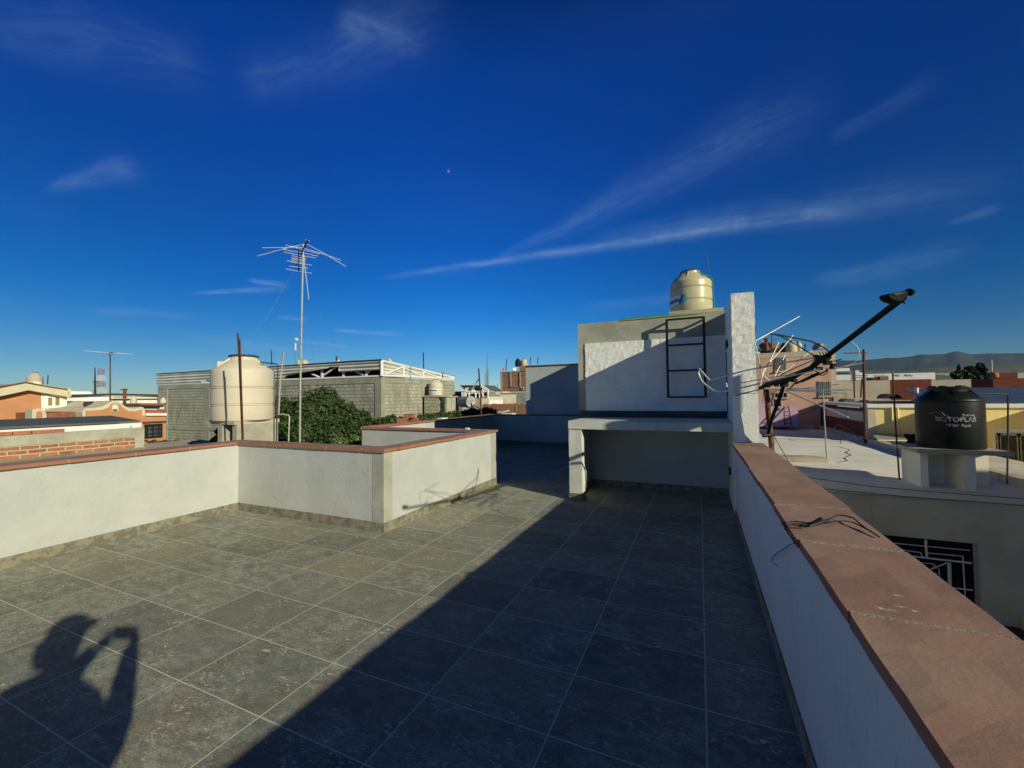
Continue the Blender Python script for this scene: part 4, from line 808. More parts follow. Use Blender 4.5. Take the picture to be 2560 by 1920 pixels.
# ================================================================ block hall
HX, HY = -15.84, 18.0
hl = thing('block_hall', 'large hall of grey cinder block with corrugated band and white roof truss', 'building', (HX-10, HY+4, -6.6))
zt = 2.72; HL = -37.3
MB().box(HL, HX-.30, HY, HY+.2, -6.6, zt).build('front_wall', 'block_wall', hl); MB().box(HX-.2, HX, HY+.3, 25.43, -6.6, zt).build('side_wall', 'block_wall_warm', hl)
MB().box(HL, HX-.2, HY+.2, 25.4, -6.6, zt-.3).build('core', 'void', hl)
def colx(px_n, x): return ony(*kp(px_n, x, 700), HY)[0]
for x0, x1 in ((85, 112), (620, 690), (2080, 2130)):
    a, b = colx('K2', x0), colx('K2', x1); MB().box(a, b, HY-.04, HY+.1, -6.6, zt+.003).build('column', 'column_cement', hl)
MB().box(HX-.42, HX+.02, HY-.04, HY+.30, -6.6, zt+.003).build('column', 'column_cement', hl)
for x0, x1 in ((1165, 1200), (1495, 1512)):
    a, b = onx(*kp('K4', x0, 600), HX)[1], onx(*kp('K4', x1, 600), HX)[1]; MB().box(HX-.1, HX+.04, a, b, -6.6, zt+.01).build('column', 'column_cement', hl)
z0 = ony(*kp('K2', 300, 1295), HY)[2]; z1 = ony(*kp('K2', 300, 1245), HY)[2]; MB().box(HL+.2, HX-.43, HY-.03, HY+.1, z0, z1).build('bond_beam', 'column_cement', hl)
MB().box(HL+.1, HX-.43, HY-.035, HY+.2, zt-.32, zt).build('top_beam', 'column_cement', hl); MB().box(HX-.2, HX+.03, HY+.31, 25.4, zt-.30, zt).build('top_beam', 'column_cement', hl)
def sheet(parent, A, B, zlo, zhi, rib, out, m='sheet_metal'):   # corrugated sheet with horizontal ribs, lower edge may step: zlo = list of (t,z)
    A = np.array(A, float); B = np.array(B, float); nX = len(zlo)-1; vs = []; fs = []; nr_ = int((zhi[0]-min(z for t, z in zlo))/rib*8)+1
    for i, (t, zl) in enumerate(zlo):
        zh = zhi[0]+(zhi[1]-zhi[0])*t; base = A+(B-A)*t
        for j in range(nr_+1):
            z = max(zl, zh-j*rib/8); o = out*(.05*math.sin((zh-z)/rib*2*PI)+.05); vs.append((base[0]+o[0], base[1]+o[1], z))
    for i in range(nX):
        for j in range(nr_): fs.append((i*(nr_+1)+j, (i+1)*(nr_+1)+j, (i+1)*(nr_+1)+j+1, i*(nr_+1)+j+1))
    MB().add(vs, fs, True).build('corrugated_sheet', m, parent, fixn=False)
fx = lambda n, x: (ony(*kp(n, x, 500), HY)[0]-HL)/(HX-HL)
fz = lambda n, x, y: ony(*kp(n, x, y), HY)[2]
zl = [(0, zt+.02), (fx('K2', 585), zt+.02), (fx('K2', 592), fz('K2', 592, 620)), (fx('K2', 690), fz('K2', 690, 605)), (fx('K2', 1640), fz('K2', 1640, 590)), (fx('K2', 1700), fz('K2', 1700, 600)), (fx('K2', 1770), fz('K2', 1770, 545)),
      (fx('K4', 190), fz('K4', 190, 345)), (fx('K4', 195), fz('K4', 195, 330)), (fx('K4', 300), fz('K4', 300, 325)), (fx('K4', 305), fz('K4', 305, 385)), (fx('K4', 500), fz('K4', 500, 375)), (1.0, fz('K4', 735, 365))]
zl = [(min(max(t, 0), 1), z) for t, z in zl]
sheet(hl, (HL, HY-.02, 0), (HX-.05, HY-.02, 0), zl, (3.54, 3.62), .20, np.array([0, -1, 0]))
MB().box(HL, HX, HY-.02, HY+.04, zt+.03, zt+.12).build('rail', 'metal_white', hl); MB().box(HX-.02, HX+.05, HY, 25.4, zt+.03, zt+.13).build('rail', 'metal_white', hl)
for a, b in (((-5, 400), (70, 435)), ((105, 430), (265, 325)), ((470, 380), (545, 412)), ((565, 415), (620, 370))): MB().tube([ony(*kp('K4', *a), HY+.15), ony(*kp('K4', *b), HY+.15)], .055, 6).build('truss_bar', 'metal_white', hl)
for x in (88, 316, 560): MB().box(ony(*kp('K4', x-9, 400), HY)[0], ony(*kp('K4', x+9, 400), HY)[0], HY+.1, HY+.2, zt+.1, zt+.55).build('truss_post', 'metal_white', hl)
for a, b in (((2100, 525), (2200, 570)), ((640, 605), (700, 640)), ((1620, 570), (1660, 590))): MB().tube([ony(*kp('K2', *a), HY+.15), ony(*kp('K2', *b), HY+.15)], .055, 6).build('truss_bar', 'metal_white', hl)
T = lambda x, y: onx(*kp('K4', x, y), HX+.06)
tr = MB()
for a, b, r in (((742, 262), (1510, 440), .075), ((742, 420), (1510, 455), .06), ((742, 262), (742, 425), .085), ((975, 330), (975, 425), .06), ((1185, 375), (1185, 440), .06), ((785, 405), (975, 325), .05), ((975, 335), (1150, 420), .05), ((1150, 400), (1200, 380), .03), ((1190, 385), (1370, 445), .05), ((1370, 405), (1370, 450), .04), ((1500, 430), (1500, 458), .05), ((1240, 385), (1500, 445), .04)): tr.tube([T(*a), T(*b)], r, 6)
tr.build('truss', 'metal_white', hl)
sheet(hl, (HX-.03, HY+.02, 0), (HX-.03, 25.4, 0), [(0, zt+.05), (1, zt+.05)], (3.60, 2.98), .20, np.array([1, 0, 0]))
MB().add([(HL, HY-.12, 3.56), (HX+.12, HY-.12, 3.665), (HX+.12, 25.5, 3.06), (HL, 25.5, 3.0), (-20.9, 21.2, 4.10), (HL, 21.4, 4.0), (-24, HY+1.5, 3.84)], [(0, 1, 4, 6), (0, 6, 4, 5), (1, 2, 4), (4, 2, 3, 5)]).build('roof', 'dark_roofing', hl, fixn=False)
rb = MB()
for k in range(100): x = HL+(HX-HL)*k/99; rb.box(x-.045, x+.045, HY-.16, HY+.6, 3.565+.1*k/99, 3.60+.1*k/99)
rb.build('roof_ridges', 'dark_roofing', hl)
for n, x, y0, y1, lab in (('K4', 262, 262, 212, 'short pipe end standing on the hall roof'), ('K4', 1187, 345, 175, 'thin tall rod at the hall gable'),):
    tag(MB().tube([at(*kp(n, x, y0), 24), at(*kp(n, x-2, y1), 24)], .05 if y0-y1 < 80 else .035, 6).build('vent_pipe' if y0-y1 < 80 else 'rod', 'dark_pipe'), lab, 'pipe' if y0-y1 < 80 else 'rod')
tag(MB().tube([at(*kp('K2', 1545, 400), 24), at(*kp('K2', 1538, 205), 26)], .03, 5).build('rod', 'dark_pipe'), 'thin dark rod above the corrugated band left of the TV mast', 'rod')
lm = thing('radio_mast', 'thin pale radio mast with a tiny round dish behind the hall', 'mast', at(*kp('K2', 1875, 420), 60))
MB().tube([at(*kp('K2', 1875, 420), 60), at(*kp('K2', 1868, -50), 60)], [.07, .02], 5).build('mast', 'wire_light', lm); MB().obox(at(*kp('K2', 1890, 45), 60), (RT, UP, FW), (.14, .16, .15)).build('dish', 'paint_white', lm); MB().obox(at(*kp('K2', 1875, 150), 60), (RT, UP, FW), (.08, .5, .08)).build('panel', 'metal_white', lm)
ctank('cream tank behind the hall roof left of the TV mast top', 'K2', 1920, 330, 405, 60, Y=30, m='tank_cream', ribs=(), neck=.5, shoulder=.75)
ctank('wider cream tank behind the hall roof right of the TV mast', 'K2', 2000, 322, 400, 110, Y=29, m='tank_cream', ribs=(), neck=.5, shoulder=.6)
ctank('small white dome tank behind the hall roof corner', 'K4', 820, 238, 285, 62, Y=27, m='tank_beige', ribs=(), neck=.4, shoulder=.5)
ctank('tiny cream tank at the middle of the hall roof', 'K4', 278, 248, 275, 40, Y=28, m='tank_cream', ribs=(), neck=.5, shoulder=.6)
# cinder block stand with labelled tank in front of the hall side
Y5 = float(onx(*kp('K4', 1318, 560), -15.0)[1])-.4
cs = thing('tank_stand', 'brown block enclosure with a vine covered doorway below the labelled beige tank', 'tank stand', ony(*kp('K4', 1310, 900), Y5))
facy(cs, Y5, 'K4', [(1195, 640), (1338, 636), (1338, 1000), (1195, 1000)], 1.2, 'block_wall_warm'); facy(cs, Y5+.02, 'K4', [(1410, 650), (1432, 650), (1432, 1000), (1410, 1000)], 1.2, 'bare_cement', 'door_jamb'); facy(cs, Y5+.01, 'K4', [(1338, 640), (1346, 640), (1346, 1000), (1338, 1000)], .3, 'column_cement', 'door_jamb')
facy(cs, Y5-.05, 'K4', [(1190, 632), (1435, 640), (1435, 652), (1190, 644)], 1.3, 'stained_concrete', 'slab'); facy(cs, Y5+.9, 'K4', [(1346, 650), (1410, 650), (1410, 1000), (1346, 1000)], .1, 'void', 'doorway')
t_, p, R, H = ctank('beige water tank with white and blue label in front of the hall side wall', 'K4', 1318, 462, 632, 152, Y=Y5+.1, m='tank_beige', ribs=(.25, .5), neck=.42, shoulder=.74)
th = math.atan2(-p[1], -p[0]); lb = arc_patch(t_, 'label', p, R, [th-.95+.1*i for i in range(13)], [H*.20]*9+[H*.205, H*.215, H*.24, H*.29], [H*.43]*13, 'label_white', .015)
arc_text(lb, 'lettering', 'aquaplas', R*.30, p, R, th-.40, H*.28, 'label_blue', 0, .025, bold=.006); arc_patch(lb, 'label_stripe', p, R, [th+.02+.035*i for i in range(7)], [H*(.20+.012*i*i*.5) for i in range(7)], [H*(.23+.03*i) if i < 6 else H*.43 for i in range(7)], 'label_cyan', .022)

# ================================================================ foliage
def leaves(parent, name, blobs, n, size, m, seed=1, flat=1.0, shell=.34, core=True, corem='leaf_dark'):
    rs = np.random.RandomState(seed); w = np.array([b[1]**2 for b in blobs]); w = w/w.sum(); V = []; Fq = []
    cs_ = [np.array(b[0], float) for b in blobs]
    k = 0
    idx = rs.choice(len(blobs), size=n*2, p=w)
    for i in idx:
        if k >= n: break
        c, r = cs_[i], blobs[i][1]; d = rs.normal(size=3); d /= np.linalg.norm(d)
        lump = .80+.34*mnoise.noise(Vector(c+d*r)*2.6/max(r, .3)*.8)+.16*mnoise.noise(Vector(c+d*r)*7.0/max(r, .3))
        rad = r*lump*(1-shell*rs.rand()**1.8); p = c+d*rad*np.array([1, 1, flat])
        ok = True
        for j, cj in enumerate(cs_):
            if j != i and np.linalg.norm((p-cj)/np.array([1, 1, flat])) < blobs[j][1]*.60: ok = False; break
        if not ok: continue
        nn = d*.7+rs.normal(size=3)*.6+np.array([0, 0, .25]); nn /= np.linalg.norm(nn); a = np.cross(nn, rs.normal(size=3)); a /= np.linalg.norm(a); b = np.cross(nn, a); s = size*rs.uniform(.55, 1.25)
        o = len(V); V += [tuple(p-a*s*.5), tuple(p+b*s*.33+nn*s*.08), tuple(p+a*s*.55), tuple(p-b*s*.33+nn*s*.08)]; Fq.append((o, o+1, o+2, o+3)); k += 1
    mb = MB(); mb.v = V; mb.f = Fq; mb.smooth = [False]*len(Fq); ob = mb.build(name, m, parent, fixn=False)
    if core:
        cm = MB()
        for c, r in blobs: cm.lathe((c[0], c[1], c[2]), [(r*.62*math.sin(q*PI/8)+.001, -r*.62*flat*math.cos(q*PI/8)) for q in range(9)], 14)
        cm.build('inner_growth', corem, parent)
    return ob
def blob(nx, ny, rpx, d): return (tuple(at(nx, ny, d)), rpx*d/F)
def shrub(name, label, cat, bl, n, size, m, seed, group=None, **kw):
    c = np.mean([np.array(b[0]) for b in bl], axis=0); z = min(b[0][2]-b[1] for b in bl); t = thing(name, label, cat, (c[0], c[1], z), group)
    leaves(t, 'leaves', bl, n, size, m, seed, **kw); br = MB()
    for b in bl[:8]: br.tube([(c[0], c[1], z-1.2), ((c[0]+b[0][0])/2, (c[1]+b[0][1])/2, (z+b[0][2])/2), b[0]], [.05, .035, .015], 6)
    br.build('branches', 'bark', t); return t
shrub('shrub', 'big dense dark green shrub in front of the block hall', 'shrub', [blob(693, 1040, 60, 14.5), blob(668, 1066, 56, 14.5), blob(700, 1090, 60, 13.8), blob(955, 1098, 40, 13.8), blob(948, 1072, 30, 14.2), blob(978, 1066, 20, 14.2), blob(735, 1078, 74, 14), blob(792, 1034, 68, 14.6), blob(765, 1085, 60, 13.4), blob(905, 1052, 30, 14.6), blob(840, 1022, 34, 14.8), blob(845, 1058, 58, 14.4), blob(885, 1072, 55, 14.2), blob(925, 1088, 46, 14.0), blob(830, 1110, 80, 13.6), blob(890, 1120, 60, 13.4), blob(815, 1000, 36, 14.6), blob(870, 1034, 30, 14.6)], 34000, .100, 'leaf', 3)
shrub('shrub', 'small light green shrub low between the big shrub and the short parapet', 'shrub', [blob(850, 1116, 24, 10.5), blob(880, 1122, 34, 10.5), blob(908, 1122, 28, 10.5)], 2600, .085, 'leaf_light', 4, corem='leaf')
shrub('hedge', 'low dark green growth behind the stacked bricks', 'hedge', [blob(955+i*12, 1058+(i % 2)*3, 15+4*(i % 3), 13.5) for i in range(5)], 2600, .08, 'leaf', 5)
shrub('hedge', 'line of low green creeper along the long parapet below the block hall side', 'hedge', [blob(1052+i*11, 1048-i*1.0+(i % 3)*2, 15+3*((i*7) % 3), 15.5+i*.22) for i in range(17)], 6500, .085, 'leaf', 6)
shrub('shrub', 'small green bush beside the rusty pole left of the low brick wall', 'shrub', [blob(1215, 1028, 12, 18), blob(1228, 1031, 10, 18), blob(1178, 1030, 12, 17.5), blob(1165, 1033, 9, 17.5)], 1500, .09, 'leaf', 7)
shrub('creeper', 'green creeper leaves beside the pier of the beige tank stand', 'creeper', [blob(545, 1078, 9, 10.5), blob(541, 1100, 12, 10.2), blob(533, 1103, 8, 10.2)], 420, .08, 'leaf', 8, core=False)
shrub('creeper', 'green vine hanging in the doorway of the block tank enclosure', 'creeper', [blob(1104+(i % 2)*3, 998+i*8, 6, 21.2) for i in range(5)], 420, .10, 'leaf', 9, core=False)
shrub('creeper', 'dry leafy litter on the roof edge left of the beige tank', 'creeper', [blob(360+i*13, 1102+(i % 2)*3, 6, 16.0) for i in range(10)], 700, .07, 'bark', 10, core=False, flat=.5)

# ================================================================ MIDDLE distance
wl2 = thing('white_wall_house', 'tall plain white wall with thin dark roof edge rising beyond the far parapet', 'building', (-3.7, 13.6, -6.6))
a = ony(*kp('K5', 1302, 860), 13.4); c = ony(*kp('K5', 1302, 205), 13.4); MB().rough(a[0], -2.01, 13.4, 13.9, -.5, c[2], .4, .006, 91, 3).build('wall', 'white_plaster', wl2); MB().box(a[0], -2.01, 13.9, 16, -6.6, c[2]-.1).build('body', 'white_plaster', wl2)
MB().box(a[0]-.02, -2.01, 13.37, 13.93, c[2]+.002, c[2]+.04).build('roof_edge', 'clay_underside', wl2)
k5 = lambda x, y, d: at(*kp('K5', x, y), d); a4 = lambda x, y, d: at(*kp('A4', x, y), d)
rp = thing('rusty_pole', 'rusty upright pole with a slanting white brace left of the solar heater', 'pole', k5(680, 860, 16))
MB().tube([k5(682, 900, 16), k5(672, 600, 16), k5(645, 228, 16)], .030, 8).build('pole', 'rust', rp); MB().tube([k5(645, 372, 16.05), k5(540, 535, 16.3)], .020, 6).build('brace', 'metal_white', rp)
sh = thing('solar_heater', 'solar water heater with a horizontal steel drum and sloping glass tubes', 'solar heater', a4(760, 900, 19))
dA, dB = a4(595, 690, 19.3), a4(800, 685, 18.7); MB().tube([dA, dB], .24*1.05, 20).build('drum', 'galvanized', sh); ax_ = (dB-dA)/np.linalg.norm(dB-dA)
MB().tube([dB, dB+ax_*.03], .255, 20).build('end_cap', 'dish_grey', sh)
for q in (0, 1, 2, 3, 4): MB().tube([dA+(dB-dA)*(.1+.2*q)+(0, 0, -.15), a4(1040-q*22, 905-q*4, 18.2)], .022, 6).build('glass_tube', 'glass_dark', sh)
fr = MB(); fr.tube([a4(850, 690, 18.6), a4(850, 940, 18.6)], .03, 6); fr.tube([a4(775, 760, 19.2), a4(780, 930, 19.2)], .03, 6); fr.tube([a4(860, 740, 18.6), a4(1045, 880, 18.1)], .025, 6); fr.tube([a4(800, 770, 18.9), a4(1010, 925, 18.4)], .025, 6); fr.build('frame', 'metal_white', sh)
def box_y(parent, n, x0, y0, x1, y1, Y, dep, m, name='wall'):
    a, c = ony(*kp(n, x0, y1), Y), ony(*kp(n, x1, y0), Y); MB().box(a[0], c[0], Y, Y+dep, a[2], c[2]).build(name, m, parent)
def house_y(label, n, rects, Y, m='paint_white', cat='building', name='house'):
    p = ony(*kp(n, (rects[0][0]+rects[0][2])/2, rects[0][3]), Y); t = thing(name, label, cat, (p[0], Y+1, p[2]))
    for r in rects: box_y(t, n, r[0], r[1], r[2], r[3], Y+(r[6] if len(r) > 6 else 0), r[5] if len(r) > 5 else 4, r[4] if len(r) > 4 else m, r[7] if len(r) > 7 else 'wall')
    return t
bk = house_y('pale block wall with a small round opening behind the solar heater', 'A4', [(428, 612, 610, 960, 'block_wall_warm', 2), (610, 600, 1050, 960, 'stained_concrete', 1, 1.2), (428, 595, 1050, 618, 'brick_red', .5, -.1, 'coping')], 23, cat='wall', name='block_wall')
p = ony(*kp('A4', 420, 840), 22.6); MB().prism([p+np.array((math.cos(q*PI/8)*.30, 0, math.sin(q*PI/8)*.9*1.0)) for q in range(16)], (0, .08, 0)).build('round_opening', 'void', bk)
cp = thing('roof_shelter', 'white framed roof shelter carrying dark panels above a small rooftop room', 'shelter', ony(*kp('A4', 870, 740), 30))
MB().prism([ony(*kp('A4', *q), 30) for q in ((530, 300), (1035, 300), (1200, 412), (1190, 430), (1030, 330), (700, 430), (560, 345))], (0, 2.5, 0)).build('panel_roof', 'grey_sheet', cp)
MB().prism([ony(*kp('A4', *q), 29.9) for q in ((520, 293), (1040, 293), (1210, 408), (1206, 420), (1036, 308), (524, 306))], (0, .2, 0)).build('roof_edge', 'metal_white', cp)
po = MB()
for x, y0, y1 in ((685, 370, 600), (1078, 340, 570), (1195, 420, 640), (1000, 440, 600), (910, 440, 600), (760, 450, 600)): po.tube([ony(*kp('A4', x, y0), 29.8), ony(*kp('A4', x+3, y1), 29.8)], .07, 6)
for a_2, b_2 in (((690, 460), (1200, 458)), ((740, 360), (700, 440)), ((1010, 320), (1195, 440)), ((540, 330), (600, 380)), ((590, 480), (690, 480)), ((590, 595), (690, 595))): po.tube([ony(*kp('A4', *a_2), 29.8), ony(*kp('A4', *b_2), 29.8)], .06, 6)
for x in (595, 625, 655, 683): po.tube([ony(*kp('A4', x, 480), 29.75), ony(*kp('A4', x, 598), 29.75)], .045, 5)
po.build('frame', 'metal_white', cp)
box_y(cp, 'A4', 435, 450, 582, 602, 31, 1, 'brick_wall_far', 'brick_panel'); box_y(cp, 'A4', 690, 500, 1050, 600, 32.6, .4, 'grey_wall', 'back_wall'); box_y(cp, 'A4', 1075, 470, 1190, 560, 32.6, .3, 'stained_concrete', 'back_wall')
box_y(cp, 'A4', 1050, 570, 1215, 650, 29.9, 2.5, 'cream_trim', 'base_wall'); box_y(cp, 'A4', 1055, 650, 1222, 745, 29.8, 2.6, 'paint_white', 'base_wall'); box_y(cp, 'A4', 590, 598, 1050, 620, 29.9, 2.5, 'stained_concrete', 'base_wall')
for x0, x1 in ((720, 755), (830, 880), (935, 985)): box_y(cp, 'A4', x0, 500, x1, 598, 31.2, .2, 'void', 'opening')
tag(MB().tube([a4(840, 450, 31), a4(900, 435, 31)], .14, 10).build('barrel', 'paint_white'), 'small white barrel on the rooftop room under the shelter', 'barrel')
low = house_y('long low weathered brick wall beyond the far parapet', 'A4', [(1068, 745, 2100, 1010, 'brick_wall_far', .25)], 21.5, cat='wall', name='brick_wall')
bb = MB(); 
for x, w_, h_ in ((1140, 60, 12), (1330, 90, 16), (1440, 50, 10), (1560, 70, 14), (1700, 60, 20), (1850, 80, 26), (1990, 90, 22)):
    a, c = ony(*kp('A4', x-w_/2, 750), 21.5), ony(*kp('A4', x+w_/2, 745-h_), 21.5); bb.box(a[0], c[0], 21.52, 21.7, a[2]-.01, c[2])
bb.build('loose_top_bricks', 'brick_red', low); box_y(low, 'A4', 1835, 780, 1850, 1000, 21.47, .1, 'column_cement', 'column')
tag(MB().tube([ony(*kp('A4', 1430, 930), 20.8), ony(*kp('A4', 1540, 925), 20.8), ony(*kp('A4', 1680, 888), 20.8)], .04, 6).build('pipe', 'paint_white'), 'white plastic pipe lying in front of the low brick wall', 'pipe')
tag(MB().box(*[float(v) for v in (ony(*kp('A4', 1505, 975), 20.5)[0], ony(*kp('A4', 1750, 975), 20.5)[0], 20.5, 21.0, ony(*kp('A4', 1505, 990), 20.5)[2]-.3, ony(*kp('A4', 1505, 952), 20.5)[2])]).build('slab', 'paint_white'), 'low white slab at the foot of the weathered brick wall', 'slab')
tall = house_y('narrow tall unfinished brick building with cement bands and grey block base', 'K5', [(955, 268, 1330, 548, 'brick_wall_far', 5), (955, 555, 1330, 760, 'block_wall', 5, -.05), (955, 262, 1330, 278, 'column_cement', 5, -.1, 'band'), (955, 316, 1330, 330, 'column_cement', 5, -.1, 'band'), (955, 476, 1330, 488, 'column_cement', 5, -.1, 'band'), (1215, 200, 1330, 266, 'brick_wall_far', 3, .1, 'stair_room')], 70)
for x in (1083, 1215): box_y(tall, 'K5', x-7, 279, x+7, 475, 69.85, .2, 'column_cement', 'column')
box_y(tall, 'K5', 950, 264, 960, 760, 69.8, .3, 'column_cement', 'column')
for x0, x1 in ((1228, 1240), (1250, 1262)): box_y(tall, 'K5', x0, 495, x1, 520, 69.8, .1, 'glass_dark', 'window')
box_y(tall, 'K5', 1222, 488, 1268, 525, 69.86, .1, 'paint_white', 'window_frame')
for x, y in ((1212, 398), (1080, 480)): box_y(tall, 'K5', x-8, y-5, x+8, y+5, 69.8, .1, 'void', 'hole')
box_y(tall, 'K5', 1150, 200, 1225, 206, 70.3, 1.5, 'paint_white', 'tank_shelf'); 
for x in (1158, 1185, 1210): box_y(tall, 'K5', x, 206, x+5, 262, 70.3, .2, 'metal_white', 'shelf_leg')
p = ony(*kp('K5', 1188, 200), 71); water_tank('black rooftop tank on the narrow brick building', p, .52, 1.45, 'tank_black', ribs=(), neck=.35, shoulder=.65)
p = ony(*kp('K5', 1272, 198), 71); water_tank('cream rooftop tank beside the black one on the narrow brick building', p, .58, 1.4, 'tank_cream', ribs=(), neck=.4, shoulder=.75)
def dish(label, c, r, dirv, m, group=None):
    t = thing('satellite_dish', label, 'satellite dish', (c[0], c[1], c[2]-r*1.3), group); d = np.array(dirv, float); d /= np.linalg.norm(d); a = np.cross(d, (0, 0, 1)); a /= np.linalg.norm(a); b = np.cross(a, d); vs = []; fs = []; N = 20; c = np.array(c, float)
    for side in (0, 1):
        for i in range(5):
            rr_ = r*i/4
            for k in range(N): an_ = 2*PI*k/N; vs.append(c+(a*math.cos(an_)+b*math.sin(an_))*rr_+d*((i/4)**2*r*.28-side*.02))
    for side in (0, 1):
        for i in range(4):
            for k in range(N): o = side*5*N; fs.append((o+i*N+k, o+i*N+(k+1) % N, o+(i+1)*N+(k+1) % N, o+(i+1)*N+k))
    for k in range(N): fs.append((4*N+k, 4*N+(k+1) % N, 9*N+(k+1) % N, 9*N+k))
    MB().add(vs, fs, True).build('reflector', m, t); MB().tube([c-b*r*.8, c+d*r*.9-b*r*.2], r*.03, 5).build('feed_arm', 'dark_pipe', t); MB().tube([c-d*.03, c-d*.10-(0, 0, r*.4), c-d*.10-(0, 0, r*1.3)], r*.05, 6).build('stand', 'dark_pipe', t); return t
dish('small red satellite dish on the left edge of the narrow brick building', k5(982, 240, 64), .22, (.5, -.9, .2), 'dish_red'); dish('white satellite dish below the two tanks on the narrow brick building', k5(1140, 240, 64), .27, (.8, -.6, .5), 'paint_white')
for x, y0, y1, d, lab in ((1030, 262, 95, 64, 'bent thin rod on the narrow brick building'), (150, 360, 275, 26, 'thin dark rod above the hall side truss end'), (1362, 180, 70, 64, 'thin rod beyond the white wall'), (1466, 165, 75, 64, 'leaning thin rod furthest right above the white wall')):
    tag(MB().tube([k5(x-5, y0, d), k5(x-6, (y0+y1)/2, d), k5(x+6, y1, d)], .07 if d > 30 else .03, 5).build('rod', 'dark_pipe'), lab, 'rod')
lattice('tall thin grey lattice mast in the middle of the skyline', 'K5', 768, 560, 120, 14, 6, 260, 5, ['wire_light'], cat='mast', nb=5, th=.22)
tag(MB().tube([k5(765, 125, 260), k5(763, 5, 260)], .22, 5).build('radio_mast', 'wire_light'), 'whip antenna standing on the grey lattice mast', 'mast')
for i, (x, y0, y1) in enumerate(((732, 460, 300), (748, 460, 270), (778, 460, 235), (870, 530, 470), (905, 530, 440))): tag(MB().tube([k5(x, y0, 220), k5(x, y1, 220)], .16, 5).build('radio_mast', 'wire_light'), ('leftmost faint thin mast beside the grey lattice mast', 'faint thin mast just left of the grey lattice mast', 'faint thin mast just right of the grey lattice mast', 'short faint mast above the far roofs', 'faint mast next to the narrow brick building')[i], 'mast')
# far roofs of the town
house_y('distant pale house with a dark roof beyond the shelter', 'A4', [(1235, 445, 1500, 520, 'stained_concrete', 8), (1345, 420, 1410, 448, 'dark_roofing', 5, .5, 'roof')], 110); house_y('distant cream house beside the narrow brick building', 'A4', [(1370, 450, 1490, 530, 'paint_white', 6)], 104)
house_y('distant grey block house under the pale one', 'A4', [(1225, 520, 1500, 740, 'stained_concrete', 6), (1250, 560, 1500, 600, 'grey_wall', .3, -.3), (1260, 680, 1340, 730, 'void', .3, -.2, 'opening'), (1380, 650, 1460, 700, 'grey_wall', .3, -.2)], 60)
house_y('far flat roof just right of the block hall', 'K5', [(320, 540, 405, 570, 'stained_concrete', 6)], 90); house_y('thin white strip of far roofs behind the shelter', 'K5', [(700, 545, 960, 640, 'paint_white', 6)], 130)
sk = [(760, 838, 4), (705, 775, 3)]
rr = random.Random(11)
desc = ['low cream', 'flat grey', 'small white', 'pale brick', 'squat beige', 'long tan']
places = ['on the horizon left of the red and white tower', 'on the horizon right of the red and white tower', 'on the horizon left of the block hall', 'behind the shelter on the skyline', 'on the skyline right of the shelter', 'on the skyline left of the narrow brick building']
for i, (nx, w_, d) in enumerate(((120, 70, 160), (250, 50, 200), (395, 60, 170), (1170, 40, 190), (1215, 36, 220), (1240, 30, 170))):
    p = at(nx, 1012, d); z = 1.6-rr.uniform(-.3, 1.2); t = thing('house', '%s far house %s' % (desc[i], places[i]), 'house', (p[0], p[1], -6.6)); W = w_*d/F/2
    MB().box(p[0]-W, p[0]+W, p[1]-W, p[1]+W, -6.6, z).build('wall', ['paint_white', 'stained_concrete', 'paint_white', 'brick_wall_far', 'stained_concrete', 'cream_trim'][i], t); MB().box(p[0]-W*.4, p[0]+W*.3, p[1]-W*.3, p[1]+W*.4, z, z+1.0).build('roof_room', 'stained_concrete', t)
ft = thing('town_roofs', 'mass of far low flat roofs filling the plain', 'town', (0, 400, -6.6)); ft['kind'] = 'stuff'
for o_ in (ft,): bpy.data.objects.remove(o_)
m = MB(); rr = random.Random(5)
for i in range(900):
    d = rr.uniform(95, 900); nx = rr.uniform(-500, 3000); p = at(nx, 1000, d)
    if nx < 560 and d < 140 or (2050 < nx and d < 150): continue
    w_ = rr.uniform(3, 8); h = rr.choice((2.7, 3.2, 5.6, 5.9, 6.2, 7.2)) if rr.random() < .93 else 8.0; m.box(p[0]-w_, p[0]+w_, p[1]-w_, p[1]+w_, -6.6, -6.6+h)
tag(m.build('town_roofs', 'stained_concrete'), 'mass of far low flat roofed houses on the plain', 'town', kind='stuff')

# ================================================================ RIGHT: neighbour roof, tanks, houses
nb_ = thing('neighbour_building', 'grey rendered neighbour building with pale cracked roof and barred window beyond the right parapet', 'building', (4, 15, -6.6)); FYB = 11.594
MB().box(.72, 9.2, FYB, FYB+.25, -3.02, -.52).build('facade', 'grey_wall', nb_)
rf = MB(); rf.rough(.72, 6.25, FYB-.04, 29.6, -.62, -.5, .8, .012, 51, .6); rf.build('roof', 'roof_membrane', nb_)
MB().box(.72, 9.2, FYB+.25, 29.6, -6.6, -.63).build('body', 'grey_wall', nb_)
MB().rough(6.25, 6.50, 11.5, 29.5, -.62, -.30, .5, .02, 52, 1.0).build('curb', 'stained_concrete', nb_)
MB().rough(1.6, 3.45, 15.2, 15.75, -.5, -.36, .2, .02, 53, 2).build('roof_curb', 'stained_concrete', nb_); MB().rough(.8, 6.0, 29.2, 29.5, -.5, -.22, .5, .02, 54, 1).build('end_curb', 'stained_concrete', nb_)
MB().box(6.5, 9.2, 11.55, 22.6, -1.6, -1.5).build('lower_roof', 'roof_membrane', nb_)
cr = [(4.88, 20.0), (4.95, 19.0), (4.65, 18.2), (4.62, 17.5), (4.2, 16.6), (4.1, 16.0), (3.72, 15.4)]
MB().tube([(x+rnd.uniform(-.02, .02), y, -.492) for x, y in cr], .0075, 5).build('crack', 'void', nb_)
